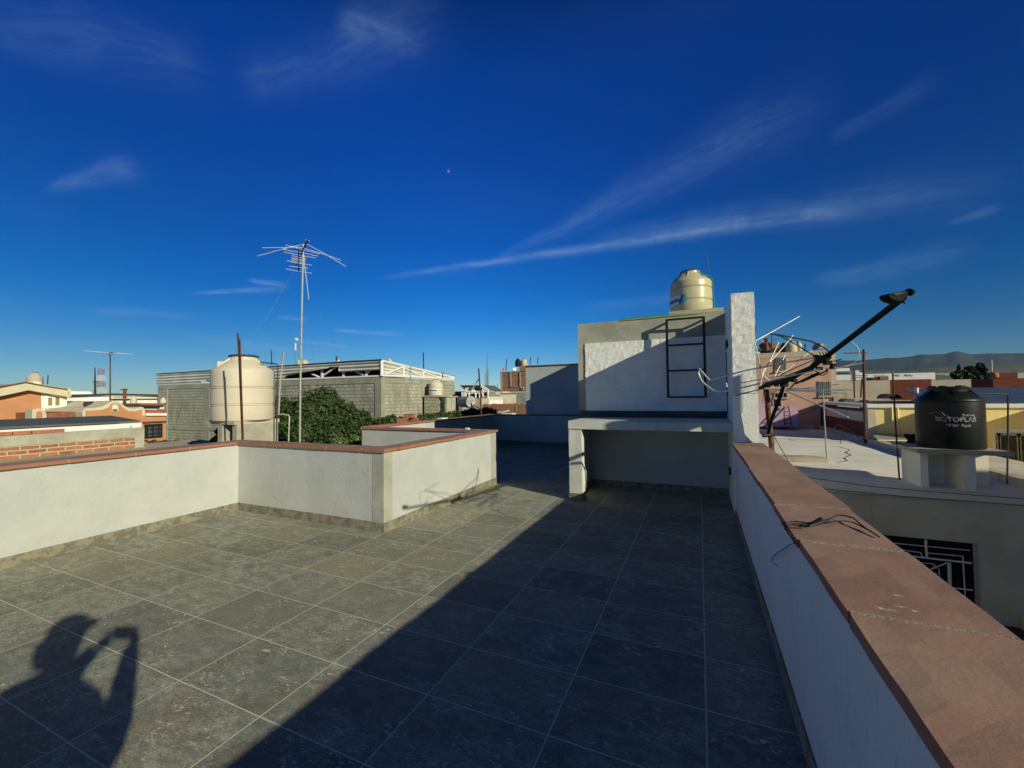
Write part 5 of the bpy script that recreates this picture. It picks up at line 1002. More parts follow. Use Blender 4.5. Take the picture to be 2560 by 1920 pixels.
tag(MB().poly([(.70, -9, -3.03), (30, -9, -3.03), (30, 11.6, -3.03), (.70, 11.6, -3.03)]).build('courtyard_ground', 'asphalt', fixn=False), kind='structure')
MB().rough(5.6, 9, 9.9, 11.55, -3.02, -2.75, .3, .01, 57).build('step', 'grey_wall', nb_)
wx = lambda x, y: ony(*kp('R1', x, y), FYB-.03)
w0 = wx(730, 1640); a, b = wx(790, 575), wx(1735, 655); zw1, zw0 = -1.478, -2.90; xr = 4.97; xl = 3.40
win = MB(); win.box(xl, xr, FYB-.012, FYB-.002, zw0, zw1); wo = win.build('window', 'void', nb_); MB().box(xr-.0, xr+.07, FYB-.02, FYB-.003, zw0, zw1+.02).build('reveal', 'stained_concrete', wo)
g = MB()
def seg(p, q, r=.010):
    g.tube([wx(*p)+(0, -.05, 0), wx(*q)+(0, -.05, 0)], r, 6)
for p_, q_, r_ in (((900, 640), (1700, 715), .009), ((990, 700), (1250, 735), .009), ((1250, 735), (1265, 775), .009), ((1310, 738), (1635, 768), .009), ((1635, 768), (1662, 1235), .011), ((1295, 620), (1305, 780), .022), ((1000, 750), (1715, 832), .019), ((1510, 830), (1525, 1400), .030), ((1380, 1040), (1725, 1080), .014),
                   ((1290, 910), (1500, 825), .012), ((1290, 910), (1510, 1050), .012), ((1290, 910), (1150, 980), .012), ((1290, 910), (1200, 850), .010), ((1290, 850), (1293, 960), .010), ((1290, 910), (1395, 928), .010), ((1190, 825), (1370, 838), .008), ((1370, 838), (1395, 880), .008), ((1415, 880), (1422, 965), .008), ((1405, 985), (1380, 1000), .008), ((1460, 1085), (1530, 1050), .010), ((1200, 1300), (1740, 1340), .014), ((1100, 830), (1120, 1400), .02)): seg(p_, q_, r_)
for cx_, cy_ in ((1375, 860), (1200, 845), (1385, 970)):
    g.tube([wx(cx_+math.cos(q)*(20-q*2.2), cy_+math.sin(q)*(20-q*2.2))+(0, -.05, 0) for q in np.linspace(0, 7, 14)], .006, 5)
g.build('grille', 'metal_white', wo)
for lab, pl in (('upper pale cable strung along the neighbour roof edge', [(190, 45), (820, 135), (1400, 185), (2400, 262)]), ('lower pale cable strung across the neighbour facade', [(340, 152), (1100, 225), (1700, 268), (2400, 326)])):
    tag(MB().tube([ony(*kp('R1', *q), FYB-.14) for q in pl], .010, 6).build('cable', 'wire_light'), lab, 'cable')
# black tank
bc = np.array((5.115, 12.62, .352)); st = thing('tank_stand', 'cement slab on thin wall piers holding the black water tank', 'tank stand', (5.0, 12.6, -.5))
sl = [onz(*kp('K8', 905, 1110), .345), onz(*kp('K8', 1170, 1180), .345), onz(*kp('K8', 1945, 1205), .345), onz(*kp('K8', 1750, 1150), .345)]
MB().rough(4.30, 5.80, 11.93, 13.30, .265, .348, .10, .006, 58, 4).build('slab', 'stained_concrete', st)
for q in ((4.42, 4.55, 12.15, 13.1), (4.55, 5.15, 12.75, 12.87), (5.05, 5.25, 12.0, 12.75), (5.25, 5.70, 12.55, 12.68)): MB().rough(q[0], q[1], q[2], q[3], -.5, .262, .15, .005, 59).build('pier', 'roof_membrane', st)
bt_ = water_tank('black water tank with white lettering on a cement slab beyond the right parapet', bc, .56, 1.32, 'tank_black', lid='tank_black', ribs=(), neck=.60, shoulder=.80)
MB().lathe(bc, [(.565, 1.02), (.572, 1.03), (.565, 1.04)], 48).build('rib', 'tank_black', bt_)
for q in (.3, 1.5, 2.7, 4.0, 5.2): MB().obox(bc+(math.cos(q)*.25, math.sin(q)*.25, 1.355), ((math.cos(q), math.sin(q), 0), (-math.sin(q), math.cos(q), 0), (0, 0, 1)), (.06, .05, .018)).build('lid_lug', 'tank_black', bt_)
tb = math.atan2(-bc[1], -bc[0]); R_ = .56
arc_text(bt_, 'lettering', 'ROTOPLAS', .130, bc, R_, tb+.20, .60, 'print_white', 0, .004, bold=.005); arc_text(bt_, 'lettering', 'Sistema', .068, bc, R_, tb+.54, .715, 'print_white', 0, .004, bold=.003); arc_text(bt_, 'lettering', 'Mejor Agua', .080, bc, R_, tb+.26, .495, 'print_white', 0, .004, bold=.003)
lg = MB()
def cyl(th, z, ex=.004): return (bc[0]+(R_+ex)*math.cos(th), bc[1]+(R_+ex)*math.sin(th), bc[2]+z)
for pl in ([(-.62, .74), (-.5, .78), (-.35, .80), (-.18, .79), (-.12, .73), (-.02, .71), (0, .64)], [(-.5, .78), (-.45, .73), (-.38, .71), (-.36, .66)], [(-.30, .76), (-.22, .74), (-.20, .66)]):
    lg.tube([cyl(tb+a_1, z_1) for a_1, z_1 in pl], .005, 5)
lg.build('logo_outline', 'print_white', bt_)
tag(MB().tube([at(*kp('K8', 1600, 592), 9.4), at(*kp('K8', 1975, 605), 9.2), at(*kp('K8', 1992, 620), 9.2), at(*kp('K8', 1990, 1000), 9.2), at(*kp('K8', 1983, 1530), 9.2)], .016, 8).build('pipe', 'dark_pipe'), 'dark vent pipe bending down to the right of the black tank', 'pipe')
for lab, b0, t0, r, m_ in (('slender pale rod standing on the cracked roof', (3.60, 16.03, -.5), at(*kp('K7', 735, 990), 14.8), .020, 'galvanized'), ('thin dark rod just left of the black tank', (4.325, 12.973, -.5), at(*kp('K8', 795, 388), 10.1), .018, 'rust')):
    tag(MB().tube([b0, (np.array(b0)+t0)/2+(0, .02, 0), t0], r, 8).build('rod', m_), lab, 'rod')
b3 = np.array((6.2, 21.75, -.5)); D3 = float(np.dot(b3-CAM, FW)); p8 = lambda x, y, d=D3: at(*kp('K8', x, y), d)
ua = thing('utility_mast', 'rusty mast with a small side antenna in front of the yellow house corner', 'mast', b3)
MB().tube([b3, p8(500, 700), p8(493, 138)], .048, 8).build('mast', 'rust', ua); MB().tube([p8(293, 178), p8(520, 172)], .025, 6).build('antenna_boom', 'rust', ua)
for x in (362, 440, 480): MB().tube([p8(x, 160), p8(x+2, 195)], .012, 5).build('antenna_element', 'wire_light', ua)
MB().tube([p8(480, 1080), p8(505, 1040), p8(520, 1000), p8(540, 1090)], .03, 5).build('cable_loop', 'wire', ua)
tag(MB().tube([at(*kp('K7', 880, 1480), 17), at(*kp('K7', 905, 1330), 17), at(*kp('K7', 800, 1340), 17.5), at(*kp('K7', 870, 1290), 18), at(*kp('K7', 960, 1340), 18), at(*kp('K7', 1060, 1410), 18)], .012, 5).build('wire', 'wire'), 'tangle of dark wire at the foot of the brick side wall', 'wire')
tag(MB().tube([at(*kp('A1', 700, 1575), 24), at(*kp('A1', 1000, 1490), 24), at(*kp('A1', 1300, 1370), 24)], .015, 5).build('wire', 'wire'), 'thin wire sagging in front of the pink building', 'wire')
# yellow house
YY = 22.7; yx = lambda x, y: ony(*kp('K8', x, y), YY)
yh = thing('yellow_house', 'yellow house with white roof band, sliding window and brick side wall', 'house', (12, 25, -6.6)); x0_ = 6.62; zf0 = .94; zf1 = 1.09
MB().box(x0_, 24, YY, YY+.3, -6.6, zf0).build('front_wall', 'yellow_plaster', yh); MB().box(x0_-.02, x0_+.2, YY+.3, 29.4, -1, zf0-.08).build('side_wall', 'brick_wall_dark', yh)
MB().box(x0_-.03, x0_+.19, YY+.31, 29.4, .30, .74).build('side_beam', 'grey_wall', yh); MB().box(x0_-.03, x0_+.25, YY-.02, YY+.30, -1, zf0-.001).build('corner_column', 'grey_wall', yh)
MB().box(x0_-.06, 24, YY-.10, YY+.35, zf0, zf1).build('roof_band', 'paint_white', yh); MB().box(x0_-.06, x0_+.3, YY+.35, 29.5, zf0, zf1).build('roof_band', 'paint_white', yh)
MB().box(x0_+.3, 24, YY+.35, 33.5, .9, 1.04).build('roof', 'dark_roofing', yh)
MB().box(yx(1150, 0)[0], yx(1450, 0)[0], 21.3, YY, -6, zf0-.02).build('shade_wall', 'yellow_plaster', yh); MB().box(yx(2205, 0)[0], 24, 20.9, YY, -6, zf0-.02).build('shade_wall', 'yellow_plaster', yh)  # hidden blocks added to cast the slanting shade on the yellow front
MB().box(yx(1785, 0)[0], 22, YY-.03, YY-.002, -3, yx(1800, 955)[2]).build('window_surround', 'paint_white', yh)
aw, bw_ = yx(1875, 1445), yx(2300, 1015); zw_ = -.98
fr = MB(); z0_, z1_ = aw[2], bw_[2]
wm = MB().box(aw[0], bw_[0], YY-.045, YY-.032, z0_, z1_).build('window', 'glass_dark', yh)
for x in (1878, 1890, 2085, 2098, 2290): a = yx(x, 1400)[0]; fr.box(a, a+.08, YY-.08, YY-.046, z0_, z1_)
fr.box(aw[0], bw_[0], YY-.08, YY-.046, z1_-.08, z1_); fr.box(aw[0], bw_[0], YY-.08, YY-.046, z0_, z0_+.08); fr.build('frame', 'dish_grey', wm)
MB().add([tuple(at(*kp('K8', *q), d)) for q, d in (((548, 982), 18.6), ((865, 980), 18.6), ((945, 1078), 16.4), ((640, 1075), 16.4))]+[tuple(at(*kp('K8', *q), d)-np.array((0, 0, .05))) for q, d in (((548, 982), 18.6), ((865, 980), 18.6), ((945, 1078), 16.4), ((640, 1075), 16.4))], [(0, 1, 2, 3), (7, 6, 5, 4), (0, 3, 7, 4), (1, 0, 4, 5), (2, 1, 5, 6), (3, 2, 6, 7)]).build('awning', 'galvanized', yh)
MB().box(yx(870, 0)[0], yx(1150, 0)[0], YY-.06, YY-.01, -3.2, yx(900, 1015)[2]).build('opening', 'void', yh); MB().box(yx(820, 0)[0], yx(868, 0)[0], YY-.2, YY-.01, -3.2, yx(850, 1075)[2]).build('door_post', 'paint_white', yh)
MB().box(yx(620, 0)[0], yx(655, 0)[0], 19.9, 20.0, -3, -.62).build('awning_post', 'yellow_plaster', yh)
for x in (780, 838): a = yx(x, 800)[0]; MB().tube([(a, YY-.06, zf0-.01), (a, YY-.06, zf0-.75)], .045, 6).build('spout', 'yellow_plaster', yh)
bl = thing('blue_roof', 'shallow blue sheet roof behind the black tank on the right', 'roof', (20, 30, 1.1)); a = yx(1690, 690)
MB().add([(a[0]-.5, YY+2.0, zf1+.02), (27, YY+2.0, zf1+.02), (30, YY+8.5, 1.78), (a[0]+.6, YY+8.5, 1.78), (a[0]-.5, YY+2.0, zf1-.05), (27, YY+2.0, zf1-.05), (30, YY+8.5, 1.70), (a[0]+.6, YY+8.5, 1.70)], [(0, 1, 2, 3), (7, 6, 5, 4), (0, 4, 5, 1), (1, 5, 6, 2), (2, 6, 7, 3), (3, 7, 4, 0)]).build('sheet', 'blue_roof', bl)
# clutter on the dark roof
sc = thing('tarpaulin_heap', 'dark tarpaulin heap on the black roof behind the yellow house', 'heap', ony(*kp('A5', 1050, 940), 30)); b_ = MB(); pc = ony(*kp('A5', 1050, 930), 30)
MB().prism([ony(*kp('A5', *q), 30) for q in ((900, 945), (950, 880), (1000, 862), (1080, 880), (1150, 872), (1185, 905), (1240, 945))], (0, 1.2, 0)).build('cover', 'dark_roofing', sc)
tag(MB().prism([ony(*kp('A5', *q), 28) for q in ((190, 990), (240, 950), (330, 945), (400, 960), (395, 985), (480, 1015), (200, 1015))], (0, 1, 0)).build('scrap_pile', 'grey_sheet'), 'flat pile of grey scrap on the dark roof beside the pink building', 'scrap')
tag(MB().tube([ony(*kp('A5', 1465, 940), 29), ony(*kp('A5', 1460, 755), 29)], .09, 8).build('vent_pipe', 'paint_white'), 'short pale vent pipe in front of the red brick wall', 'pipe')
for lab, x, y0, y1, sl_ in (('leaning thin rod left of the rusty mast', 375, 940, 480, -15), ('crossed thin rod beside the rusty mast', 520, 920, 600, 25)):
    tag(MB().tube([ony(*kp('A5', x-sl_, y0), 30), ony(*kp('A5', x, y1), 30)], .04, 5).build('rod', 'rust'), lab, 'rod')
oa = thing('tv_antenna', 'small weathered TV antenna on the roofs left of the rusty mast', 'antenna', ony(*kp('A5', 390, 640), 33)); MB().tube([ony(*kp('A5', 395, 640), 33), ony(*kp('A5', 385, 450), 33)], .05, 6).build('pole', 'dark_pipe', oa)
for y in (545, 580): MB().tube([ony(*kp('A5', 350, y+5), 33), ony(*kp('A5', 620, y), 33)], .03, 5).build('element', 'wire_light', oa)
house_y('long stained concrete wall beyond the yellow house', 'K8', [(172, 455, 765, 665, 'stained_concrete', .4), (172, 450, 765, 462, 'clay_underside', .6, -.05, 'coping')], 34, cat='wall', name='concrete_wall'); house_y('dark red brick wall beside the stained concrete one', 'K8', [(766, 446, 1194, 665, 'brick_wall_dark', .5)], 34.1, cat='wall', name='brick_wall')
house_y('pale concrete wall right of the dark red brick one', 'K8', [(1196, 448, 1606, 640, 'stained_concrete', .5)], 34.2, cat='wall', name='concrete_wall'); house_y('small red brick hut on top of the concrete wall', 'K8', [(575, 428, 665, 460, 'brick_wall_dark', 1), (665, 415, 752, 458, 'brick_wall_far', 1, -.05)], 36, cat='hut', name='hut')
wh = house_y('long white warehouse with faint lettering below the hills', 'K8', [(795, 378, 1235, 460, 'paint_white', 12), (400, 388, 790, 470, 'paint_white', 12), (160, 400, 360, 470, 'paint_white', 12, -2)], 80, cat='warehouse', name='warehouse')
mk = MB(); rr = random.Random(3)
for i in range(60):
    x = rr.choice((rr.uniform(605, 755), rr.uniform(810, 880), rr.uniform(925, 1015))); y = 405+rr.uniform(-8, 8); a, c = ony(*kp('K8', x, y+3), 79.9), ony(*kp('K8', x+rr.uniform(2, 7), y-rr.uniform(1, 4)), 79.9); mk.box(a[0], c[0], 79.9, 79.95, a[2], c[2])
mk.build('faded_lettering', 'stained_concrete', wh)
house_y('white two storey house with a window band beyond the pink building', 'A5', [(20, 415, 305, 475, 'paint_white', 6), (20, 475, 320, 530, 'stained_concrete', 6), (100, 482, 310, 525, 'glass_green', .1, -.1, 'window_band')], 95); house_y('small white house left of the rusty mast under the hills', 'A5', [(400, 455, 470, 520, 'paint_white', 5), (430, 490, 560, 530, 'paint_white', 5, 2)], 100)
house_y('small green and white house right of the warehouse', 'A5', [(1785, 505, 2060, 545, 'stained_concrete', 5), (1830, 525, 1950, 560, 'leaf_light', .2, -.2)], 85); house_y('dark brick house at the right edge under the hills', 'K8', [(1840, 432, 2400, 575, 'brick_wall_dark', 3)], 36); house_y('brown flat building far right below the ridge', 'K8', [(1880, 378, 2090, 440, 'brick_wall_dark', 5), (2090, 376, 2400, 440, 'stained_concrete', 5)], 95)
p = ony(*kp('K8', 1850, 430), 60); water_tank('small red rooftop drum beside the dark tree', p, .33, .55, 'brick_red', ribs=(), neck=.6, shoulder=.7)
tag(MB().tube([ony(*kp('K8', 1822, 440), 70), ony(*kp('K8', 1815, 245), 70)], .10, 6).build('lamp_post', 'galvanized'), 'pale thin pole rising behind the dark tree on the right', 'pole')
# tree on the right
def b8(x, y, r, d=46): return (tuple(at(*kp('K8', x, y), d)), r*KS['K8'][2]*d/F)
tr_ = thing('tree', 'dark green spreading tree between the concrete wall and the hills', 'tree', at(*kp('K8', 1640, 600), 46)); bl_ = [b8(1640, 430, 80), b8(1560, 400, 60), b8(1700, 350, 55), b8(1720, 470, 85), b8(1470, 410, 50), b8(1600, 350, 45), b8(1790, 500, 55), b8(1650, 500, 70), b8(1530, 440, 45), b8(1770, 420, 45), b8(1425, 400, 26), b8(1700, 300, 28)]
leaves(tr_, 'crown', bl_, 9000, .34, 'leaf_dark', 21, shell=.55, core=True); tk = MB(); base = at(*kp('K8', 1640, 640), 46)
tk.tube([base-(0, 0, 5), base, bl_[0][0]], [.3, .25, .12], 8)
for q in bl_[1:]: tk.tube([base+(0, 0, .5), (np.array(q[0])+base)/2+(0, 0, .4), q[0]], [.14, .09, .04], 6)
tk.build('trunk', 'bark', tr_)
cyp = thing('tree', 'thin pointed dark treetop sticking up left of the spreading tree', 'tree', at(*kp('K8', 1478, 450), 47)); leaves(cyp, 'crown', [b8(1478, 300+i*14, 4+i*2.2, 47) for i in range(8)], 900, .25, 'leaf_dark', 22, shell=.6); MB().tube([at(*kp('K8', 1478, 480), 47), at(*kp('K8', 1479, 285), 47)], [.12, .03], 6).build('trunk', 'bark', cyp)
# pink building
PY = 29.5; px_ = lambda x, y: ony(*kp('A1', x, y), PY)
pk = thing('pink_building', 'three storey faded pink building with barred windows and a cluttered roof', 'building', (5, PY+4, -6.6)); zt_ = px_(800, 432)[2]; xl_, xr_ = px_(150, 900)[0]-3.2, px_(1512, 900)[0]
MB().box(xl_, xr_, PY, PY+8, -6.6, zt_).build('wall', 'pink_plaster', pk); MB().rough(xl_-.02, xr_+.02, PY-.025, PY+.3, px_(800, 500)[2], zt_+.06, .5, .01, 95).build('parapet', 'stained_concrete', pk)
MB().box(xr_, xr_+.28, PY+.2, PY+8, -6.6, zt_).build('corner_strip', 'stained_concrete', pk); MB().box(xr_+.05, px_(1600, 1200)[0], PY-.1, PY+2, -3, px_(1560, 1180)[2]).build('side_wall', 'stained_concrete', pk)
def pwin(x0, y0, x1, y1, bars, mull=(.5,), glass='glass_green'):
    pane_window(pk, 'A1', x0, y0, x1, y1, Y=PY-.005, frame='stained_concrete', glass=glass, mull=mull, bars=bars, fw=.05); a, c = px_(x0, y1), px_(x1, y1+14); MB().box(a[0]-.05, c[0]+.05, PY-.12, PY-.003, c[2], a[2]-.003).build('sill', 'stained_concrete', pk)
pwin(540, 490, 738, 748, 6); pwin(1295, 912, 1508, 1180, 5); pwin(520, 1110, 752, 1212, 2, glass='void'); pwin(1308, 1378, 1392, 1700, 0, (), 'void'); pwin(500, 1225, 650, 1500, 0, (), 'void')
lv = MB()
for i in range(12): a, c = px_(1312, 1400+i*25), px_(1385, 1388+i*25); lv.box(a[0], c[0], PY-.10, PY-.07, a[2], c[2])
lv.build('louvre', 'grey_sheet', pk)
ry = PY+1.2; rz = zt_+.06; a1 = lambda x, y, Y=ry: ony(*kp('A1', x, y), Y)
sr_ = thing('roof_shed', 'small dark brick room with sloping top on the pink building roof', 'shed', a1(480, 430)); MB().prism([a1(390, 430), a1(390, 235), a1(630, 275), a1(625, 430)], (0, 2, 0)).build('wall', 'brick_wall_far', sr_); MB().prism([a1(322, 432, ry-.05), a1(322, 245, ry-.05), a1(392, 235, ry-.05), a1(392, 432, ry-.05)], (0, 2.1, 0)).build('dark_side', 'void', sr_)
dish('grey satellite dish at the left end of the pink building roof', a1(262, 350), .19, (.8, -.5, .6), 'dish_grey'); dish('pink satellite dish on the roof room of the pink building', a1(362, 222), .18, (-.3, -.9, .3), 'dish_pink'); dish('faded red satellite dish at the right end of the pink building roof', a1(1262, 330), .25, (-.7, -.6, .5), 'dish_pink'); dish('small grey satellite dish beside the faded red one', a1(1370, 320), .18, (.2, -.9, .3), 'dish_grey')
for lab, xc, y0, y1, w_, m_, Y_ in (('stained cream water tank in the middle of the pink building roof', 822, 228, 425, 215, 'tank_cream', ry), ('cream tank behind the stained one on the pink building roof', 950, 232, 400, 115, 'tank_cream', ry+1.3), ('dark tank left of the cream ones on the pink building roof', 690, 260, 425, 120, 'tank_black', ry+1.0), ('low dark tank beside the roof room of the pink building', 620, 300, 428, 110, 'tank_black', ry+.2)):
    p = a1(xc, y1, Y_); s = KS['A1'][2]; dpt = float(np.dot(p-CAM, FW)); ca = 1/math.sqrt(1+((kp('A1', xc, 0)[0]-1280)/F)**2); water_tank(lab, p, w_*s*dpt/F/2*ca, (y1-y0)*s*dpt/F, m_, ribs=(.35,), neck=.45, shoulder=.66)
tag(MB().prism([a1(440, 425, ry-.3), a1(480, 355, ry-.3), a1(560, 350, ry-.3), a1(610, 425, ry-.3)], (0, .5, 0)).build('tarpaulin', 'dark_roofing'), 'dark sheet draped in front of the roof room on the pink building', 'tarpaulin')
tag(MB().prism([a1(150, 440, ry-.8), a1(150, 418, ry-.8), a1(210, 405, ry-.8), a1(278, 412, ry-.8), a1(278, 445, ry-.8)], (0, .5, 0)).build('white_crate', 'paint_white'), 'white crate at the left end of the pink building roof', 'crate')
sa = thing('tv_antenna', 'small TV antenna above the roof room of the pink building', 'antenna', a1(478, 350)); MB().tube([a1(478, 350), a1(478, 110)], .03, 6).build('pole', 'dark_pipe', sa); MB().tube([a1(478, 205), a1(550, 205)], .02, 6).build('arm', 'dark_pipe', sa); MB().tube([a1(430, 250), a1(470, 350)], .03, 6).build('brace', 'rust', sa)
tag(MB().tube([a1(1058, 372), a1(1058, 268)], .045, 6).build('vent_pipe', 'dark_pipe'), 'short dark pipe right of the cream tanks on the pink building', 'pipe'); tag(MB().tube([a1(197, 400), a1(197, -60)], .022, 6).build('rod', 'dark_pipe'), 'tall thin rod at the left end of the pink building roof', 'rod')
lr = house_y('lilac painted rooftop room with a step in front of the pink building', 'A1', [(470, 1360, 930, 1700, 'lilac_plaster', 1.0, 0), (260, 1385, 470, 1700, 'lilac_plaster', 1.1, .1), (165, 1232, 330, 1700, 'lilac_plaster', .6, .5), (165, 1450, 232, 1700, 'pink_plaster', .2, -.1, 'side_panel'), (150, 1365, 228, 1470, 'cream_trim', .15, -.2, 'box')], 28.2, cat='room', name='rooftop_room')
ld = thing('ladder', 'brown wooden ladder leaning on the lilac rooftop room', 'ladder', ony(*kp('A1', 750, 1655), 27.6)); La = lambda x, y: ony(*kp('A1', x, y), 27.6+.5*(1655-y)/300)
for p_, q_ in (((690, 1352), (700, 1690)), ((768, 1352), (822, 1690))): MB().tube([La(*p_), La(*q_)], .028, 6).build('rail', 'rust', ld)
for i in range(5): y = 1380+i*68; MB().tube([La(691+i*1.5, y), La(772+i*11, y)], .022, 6).build('rung', 'rust', ld)

# ================================================================ moon
mc = at(1121, 428, 30000); mm_ = MB(); prof = [(100*math.sin(q*PI/12)+.01, -100*math.cos(q*PI/12)) for q in range(13)]
mm_.lathe((0, 0, 0), prof, 24); rx = (RT*.80-UP*.60); ry_ = (RT*.60+UP*.80)
mm_.v = [tuple(mc+rx*v[0]*.72+ry_*v[2]+FW*v[1]) for v in mm_.v]; tag(mm_.build('moon', 'moon', fixn=False), 'pale daytime gibbous moon high in the blue sky', 'moon')

# ================================================================ the photographer, whose shadow falls on the tiles
fwd = np.array([FW[0], FW[1], 0.]); fwd /= np.linalg.norm(fwd); rgt = np.array([fwd[1], -fwd[0], 0.]); zz = np.array([0, 0, 1.])
B0 = -fwd*.50
def W(r, f, z): return tuple(B0+rgt*r+fwd*f+zz*z)
person = thing('person', 'person in a cap and dark shirt holding up a phone with both hands', 'person', tuple(B0))
def skinned(name, verts, edges, rad, m, parent, sub=2):
    me = bpy.data.meshes.new(name); me.from_pydata([tuple(np.array(v)-B0) for v in verts], edges, []); ob = bpy.data.objects.new(name, me); scene.collection.objects.link(ob); ob.parent = parent
    sk_ = ob.modifiers.new('skin', 'SKIN'); sk_.use_smooth_shade = True
    for i, r in enumerate(rad):
        sv = me.skin_vertices[0].data[i]; sv.radius = r if isinstance(r, tuple) else (r, r)
    me.skin_vertices[0].data[0].use_root = True
    ss_ = ob.modifiers.new('sub', 'SUBSURF'); ss_.levels = sub; ss_.render_levels = sub; me.materials.append(MATS[m]); return ob
PZ = 1.545   # phone height
V = [W(0, 0, .98), W(0, .0, 1.12), W(0, .0, 1.30), W(0, .0, 1.47), W(0, .02, 1.57), W(0, .05, 1.66), W(0, .06, 1.76), W(0, .055, 1.845),      # 0-7 pelvis..head
     W(.11, 0, 1.49), W(.205, .0, 1.46), W(.27, .12, 1.22), W(.17, .30, 1.40), W(.115, .40, PZ-.03),        # right arm 8-12
     W(-.11, 0, 1.49), W(-.205, .0, 1.46), W(-.27, .13, 1.22), W(-.17, .30, 1.40), W(-.115, .40, PZ-.03),   # left arm 13-17
     W(.09, 0, .93), W(.105, .02, .50), W(.11, -.02, .10), W(.11, .13, .04), W(-.09, 0, .93), W(-.105, .02, .50), W(-.11, -.02, .10), W(-.11, .13, .04)]
E_ = [(0, 1), (1, 2), (2, 3), (3, 4), (4, 5), (5, 6), (6, 7), (3, 8), (8, 9), (9, 10), (10, 11), (11, 12), (3, 13), (13, 14), (14, 15), (15, 16), (16, 17), (0, 18), (18, 19), (19, 20), (20, 21), (0, 22), (22, 23), (23, 24), (24, 25)]
Rr = [(.15, .11), (.145, .105), (.155, .115), (.14, .10), .058, (.072, .085), (.082, .10), (.070, .085), .075, .062, .062, .056, .040, .075, .062, .062, .056, .040, .092, .062, .042, .032, .092, .062, .042, .032]
skinned('body', V, E_, Rr, 'skin', person)
skinned('shirt', [W(0, .07, .97), W(0, .06, 1.12), V[2], V[3]]+[W(0, .015, 1.535)]+[V[8], V[9], W(.25, .075, 1.31), V[13], V[14], W(-.25, .08, 1.31)], [(0, 1), (1, 2), (2, 3), (3, 4), (3, 5), (5, 6), (6, 7), (3, 8), (8, 9), (9, 10)], [(.24, .21), (.235, .20), (.205, .16), (.165, .12), .070, .095, .090, .085, .095, .090, .085], 'shirt', person)
skinned('trousers', [V[0], V[18], V[19], W(.11, -.015, .12), V[22], V[23], W(-.11, -.015, .12)], [(0, 1), (1, 2), (2, 3), (0, 4), (4, 5), (5, 6)], [(.165, .13), .108, .080, .066, .108, .080, .066], 'trousers', person)
for sx in (1, -1):
    MB().tube([W(sx*.11, -.06, .05), W(sx*.11, .05, .05), W(sx*.11, .17, .035), W(sx*.11, .22, .03)], [.045, .052, .045, .025], 12).build('shoe', 'shoe', person)
for sx in (1, -1):
    MB().tube([W(sx*.205, 0, 1.46), W(sx*.265, .10, 1.24), W(sx*.225, .20, 1.30), W(sx*.165, .31, 1.42), W(sx*.118, .40, PZ-.03)], [.085, .075, .066, .054, .040], 14).build('sleeve', 'shirt', person)
# face: nose, eyes, ears, mouth, on the head
MB().tube([W(0, .145, 1.775), W(0, .168, 1.735), W(0, .150, 1.720)], [.010, .017, .012], 8).build('nose', 'skin', person)
for sx in (1, -1):
    MB().lathe(W(sx*.034, .136, 1.775), [(.004, -.010), (.012, -.004), (.013, .003), (.004, .010)], 10).build('eye', 'paint_white', person); MB().lathe(W(sx*.034, .146, 1.775), [(.002, -.005), (.006, 0), (.002, .005)], 8).build('pupil', 'void', person)
    MB().tube([W(sx*.088, .045, 1.73), W(sx*.098, .04, 1.76), W(sx*.090, .04, 1.785)], [.010, .018, .010], 8).build('ear', 'skin', person)
MB().tube([W(-.024, .142, 1.690), W(0, .150, 1.688), W(.024, .142, 1.690)], [.003, .006, .003], 8).build('mouth', 'dish_pink', person)
capv = MB(); pc = W(0, .045, 1.80); capv.lathe(pc, [(.108, -.005), (.110, .03), (.100, .075), (.070, .105), (.02, .118)], 24); capv.build('cap', 'cap_cloth', person)
brv = []; 
for i in range(9):
    q = -1.15+2.3*i/8; brv.append(W(math.sin(q)*.105, .045+math.cos(q)*.105, 1.808))
for i in range(9):
    q = 1.15-2.3*i/8; brv.append(W(math.sin(q)*.095, .075+math.cos(q)*.165, 1.795))
MB().prism(brv, (0, 0, .006)).build('cap_brim', 'cap_cloth', person)
MB().tube([W(0, -.045, 1.66), W(0, -.050, 1.72), W(0, -.045, 1.79)], [.055, .075, .08], 14).build('hair', 'black_plastic', person)
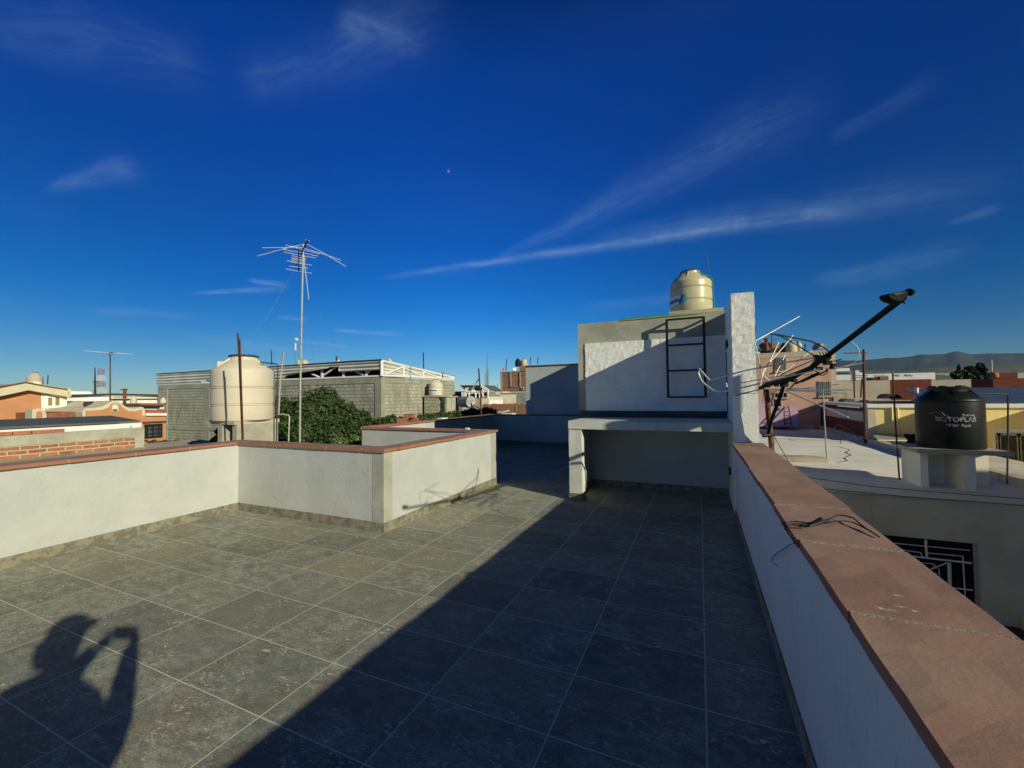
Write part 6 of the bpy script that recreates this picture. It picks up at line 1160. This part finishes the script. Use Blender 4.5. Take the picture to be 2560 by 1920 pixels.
for sx in (1, -1):     # hands: palm and five separate fingers round the phone ends, all behind the lens plane
    palm = W(sx*.100, .435, PZ-.010)
    skinned('hand', [W(sx*.115, .40, PZ-.03), palm, W(sx*.092, .452, PZ+.012), W(sx*.100, .462, PZ+.030), W(sx*.088, .468, PZ+.045),
                     W(sx*.092, .462, PZ+.000), W(sx*.100, .474, PZ+.012), W(sx*.086, .480, PZ+.022), W(sx*.096, .462, PZ-.018), W(sx*.104, .474, PZ-.010), W(sx*.088, .480, PZ-.004),
                     W(sx*.100, .458, PZ-.036), W(sx*.106, .470, PZ-.034), W(sx*.090, .476, PZ-.030), W(sx*.088, .440, PZ-.030), W(sx*.072, .452, PZ-.035), W(sx*.060, .460, PZ-.026)],
            [(0, 1), (1, 2), (2, 3), (3, 4), (1, 5), (5, 6), (6, 7), (1, 8), (8, 9), (9, 10), (1, 11), (11, 12), (12, 13), (1, 14), (14, 15), (15, 16)],
            [.034, (.040, .026), .0095, .009, .008, .0095, .009, .008, .0095, .009, .008, .009, .0085, .0075, .011, .010, .009], 'skin', person)
pt0 = -fwd*.014; ph = thing('phone', 'dark phone held level in both hands at the camera position', 'phone', tuple(pt0+zz*PZ))
MB().obox(pt0+zz*1.562, (rgt, fwd, zz), (.086, .004, .042)).build('body', 'black_plastic', ph, bevel=.003)

# ================================================================ haze of the far plain
hm = bpy.data.materials.new('haze'); hm.use_nodes = True; hb = NB(hm.node_tree); pv = hb.n('ShaderNodeVolumePrincipled'); pv.inputs['Color'].default_value = (.42, .66, 1.0, 1); pv.inputs['Density'].default_value = HAZE
hm.node_tree.links.new(pv.outputs[0], hb.n('ShaderNodeOutputMaterial').inputs['Volume']); MATS['haze'] = hm
if HAZE: tag(MB().box(-12200, 12200, -12200, 12200, -7.7, 900).build('haze', 'haze'), 'thin blue haze over the plain and the hills', 'haze', kind='stuff')

sh_ = thing('neighbour_house', 'plain house across the courtyard, out of the picture on the right', 'building', (14, 1.5, -6.6)); MB().box(8.0, 20, -6, 9.3, -6.6, 2.95).build('wall', 'grey_wall', sh_); MB().box(7.97, 20, 9.18, 9.32, 2.951, 3.02).build('roof_edge', 'clay_underside', sh_)
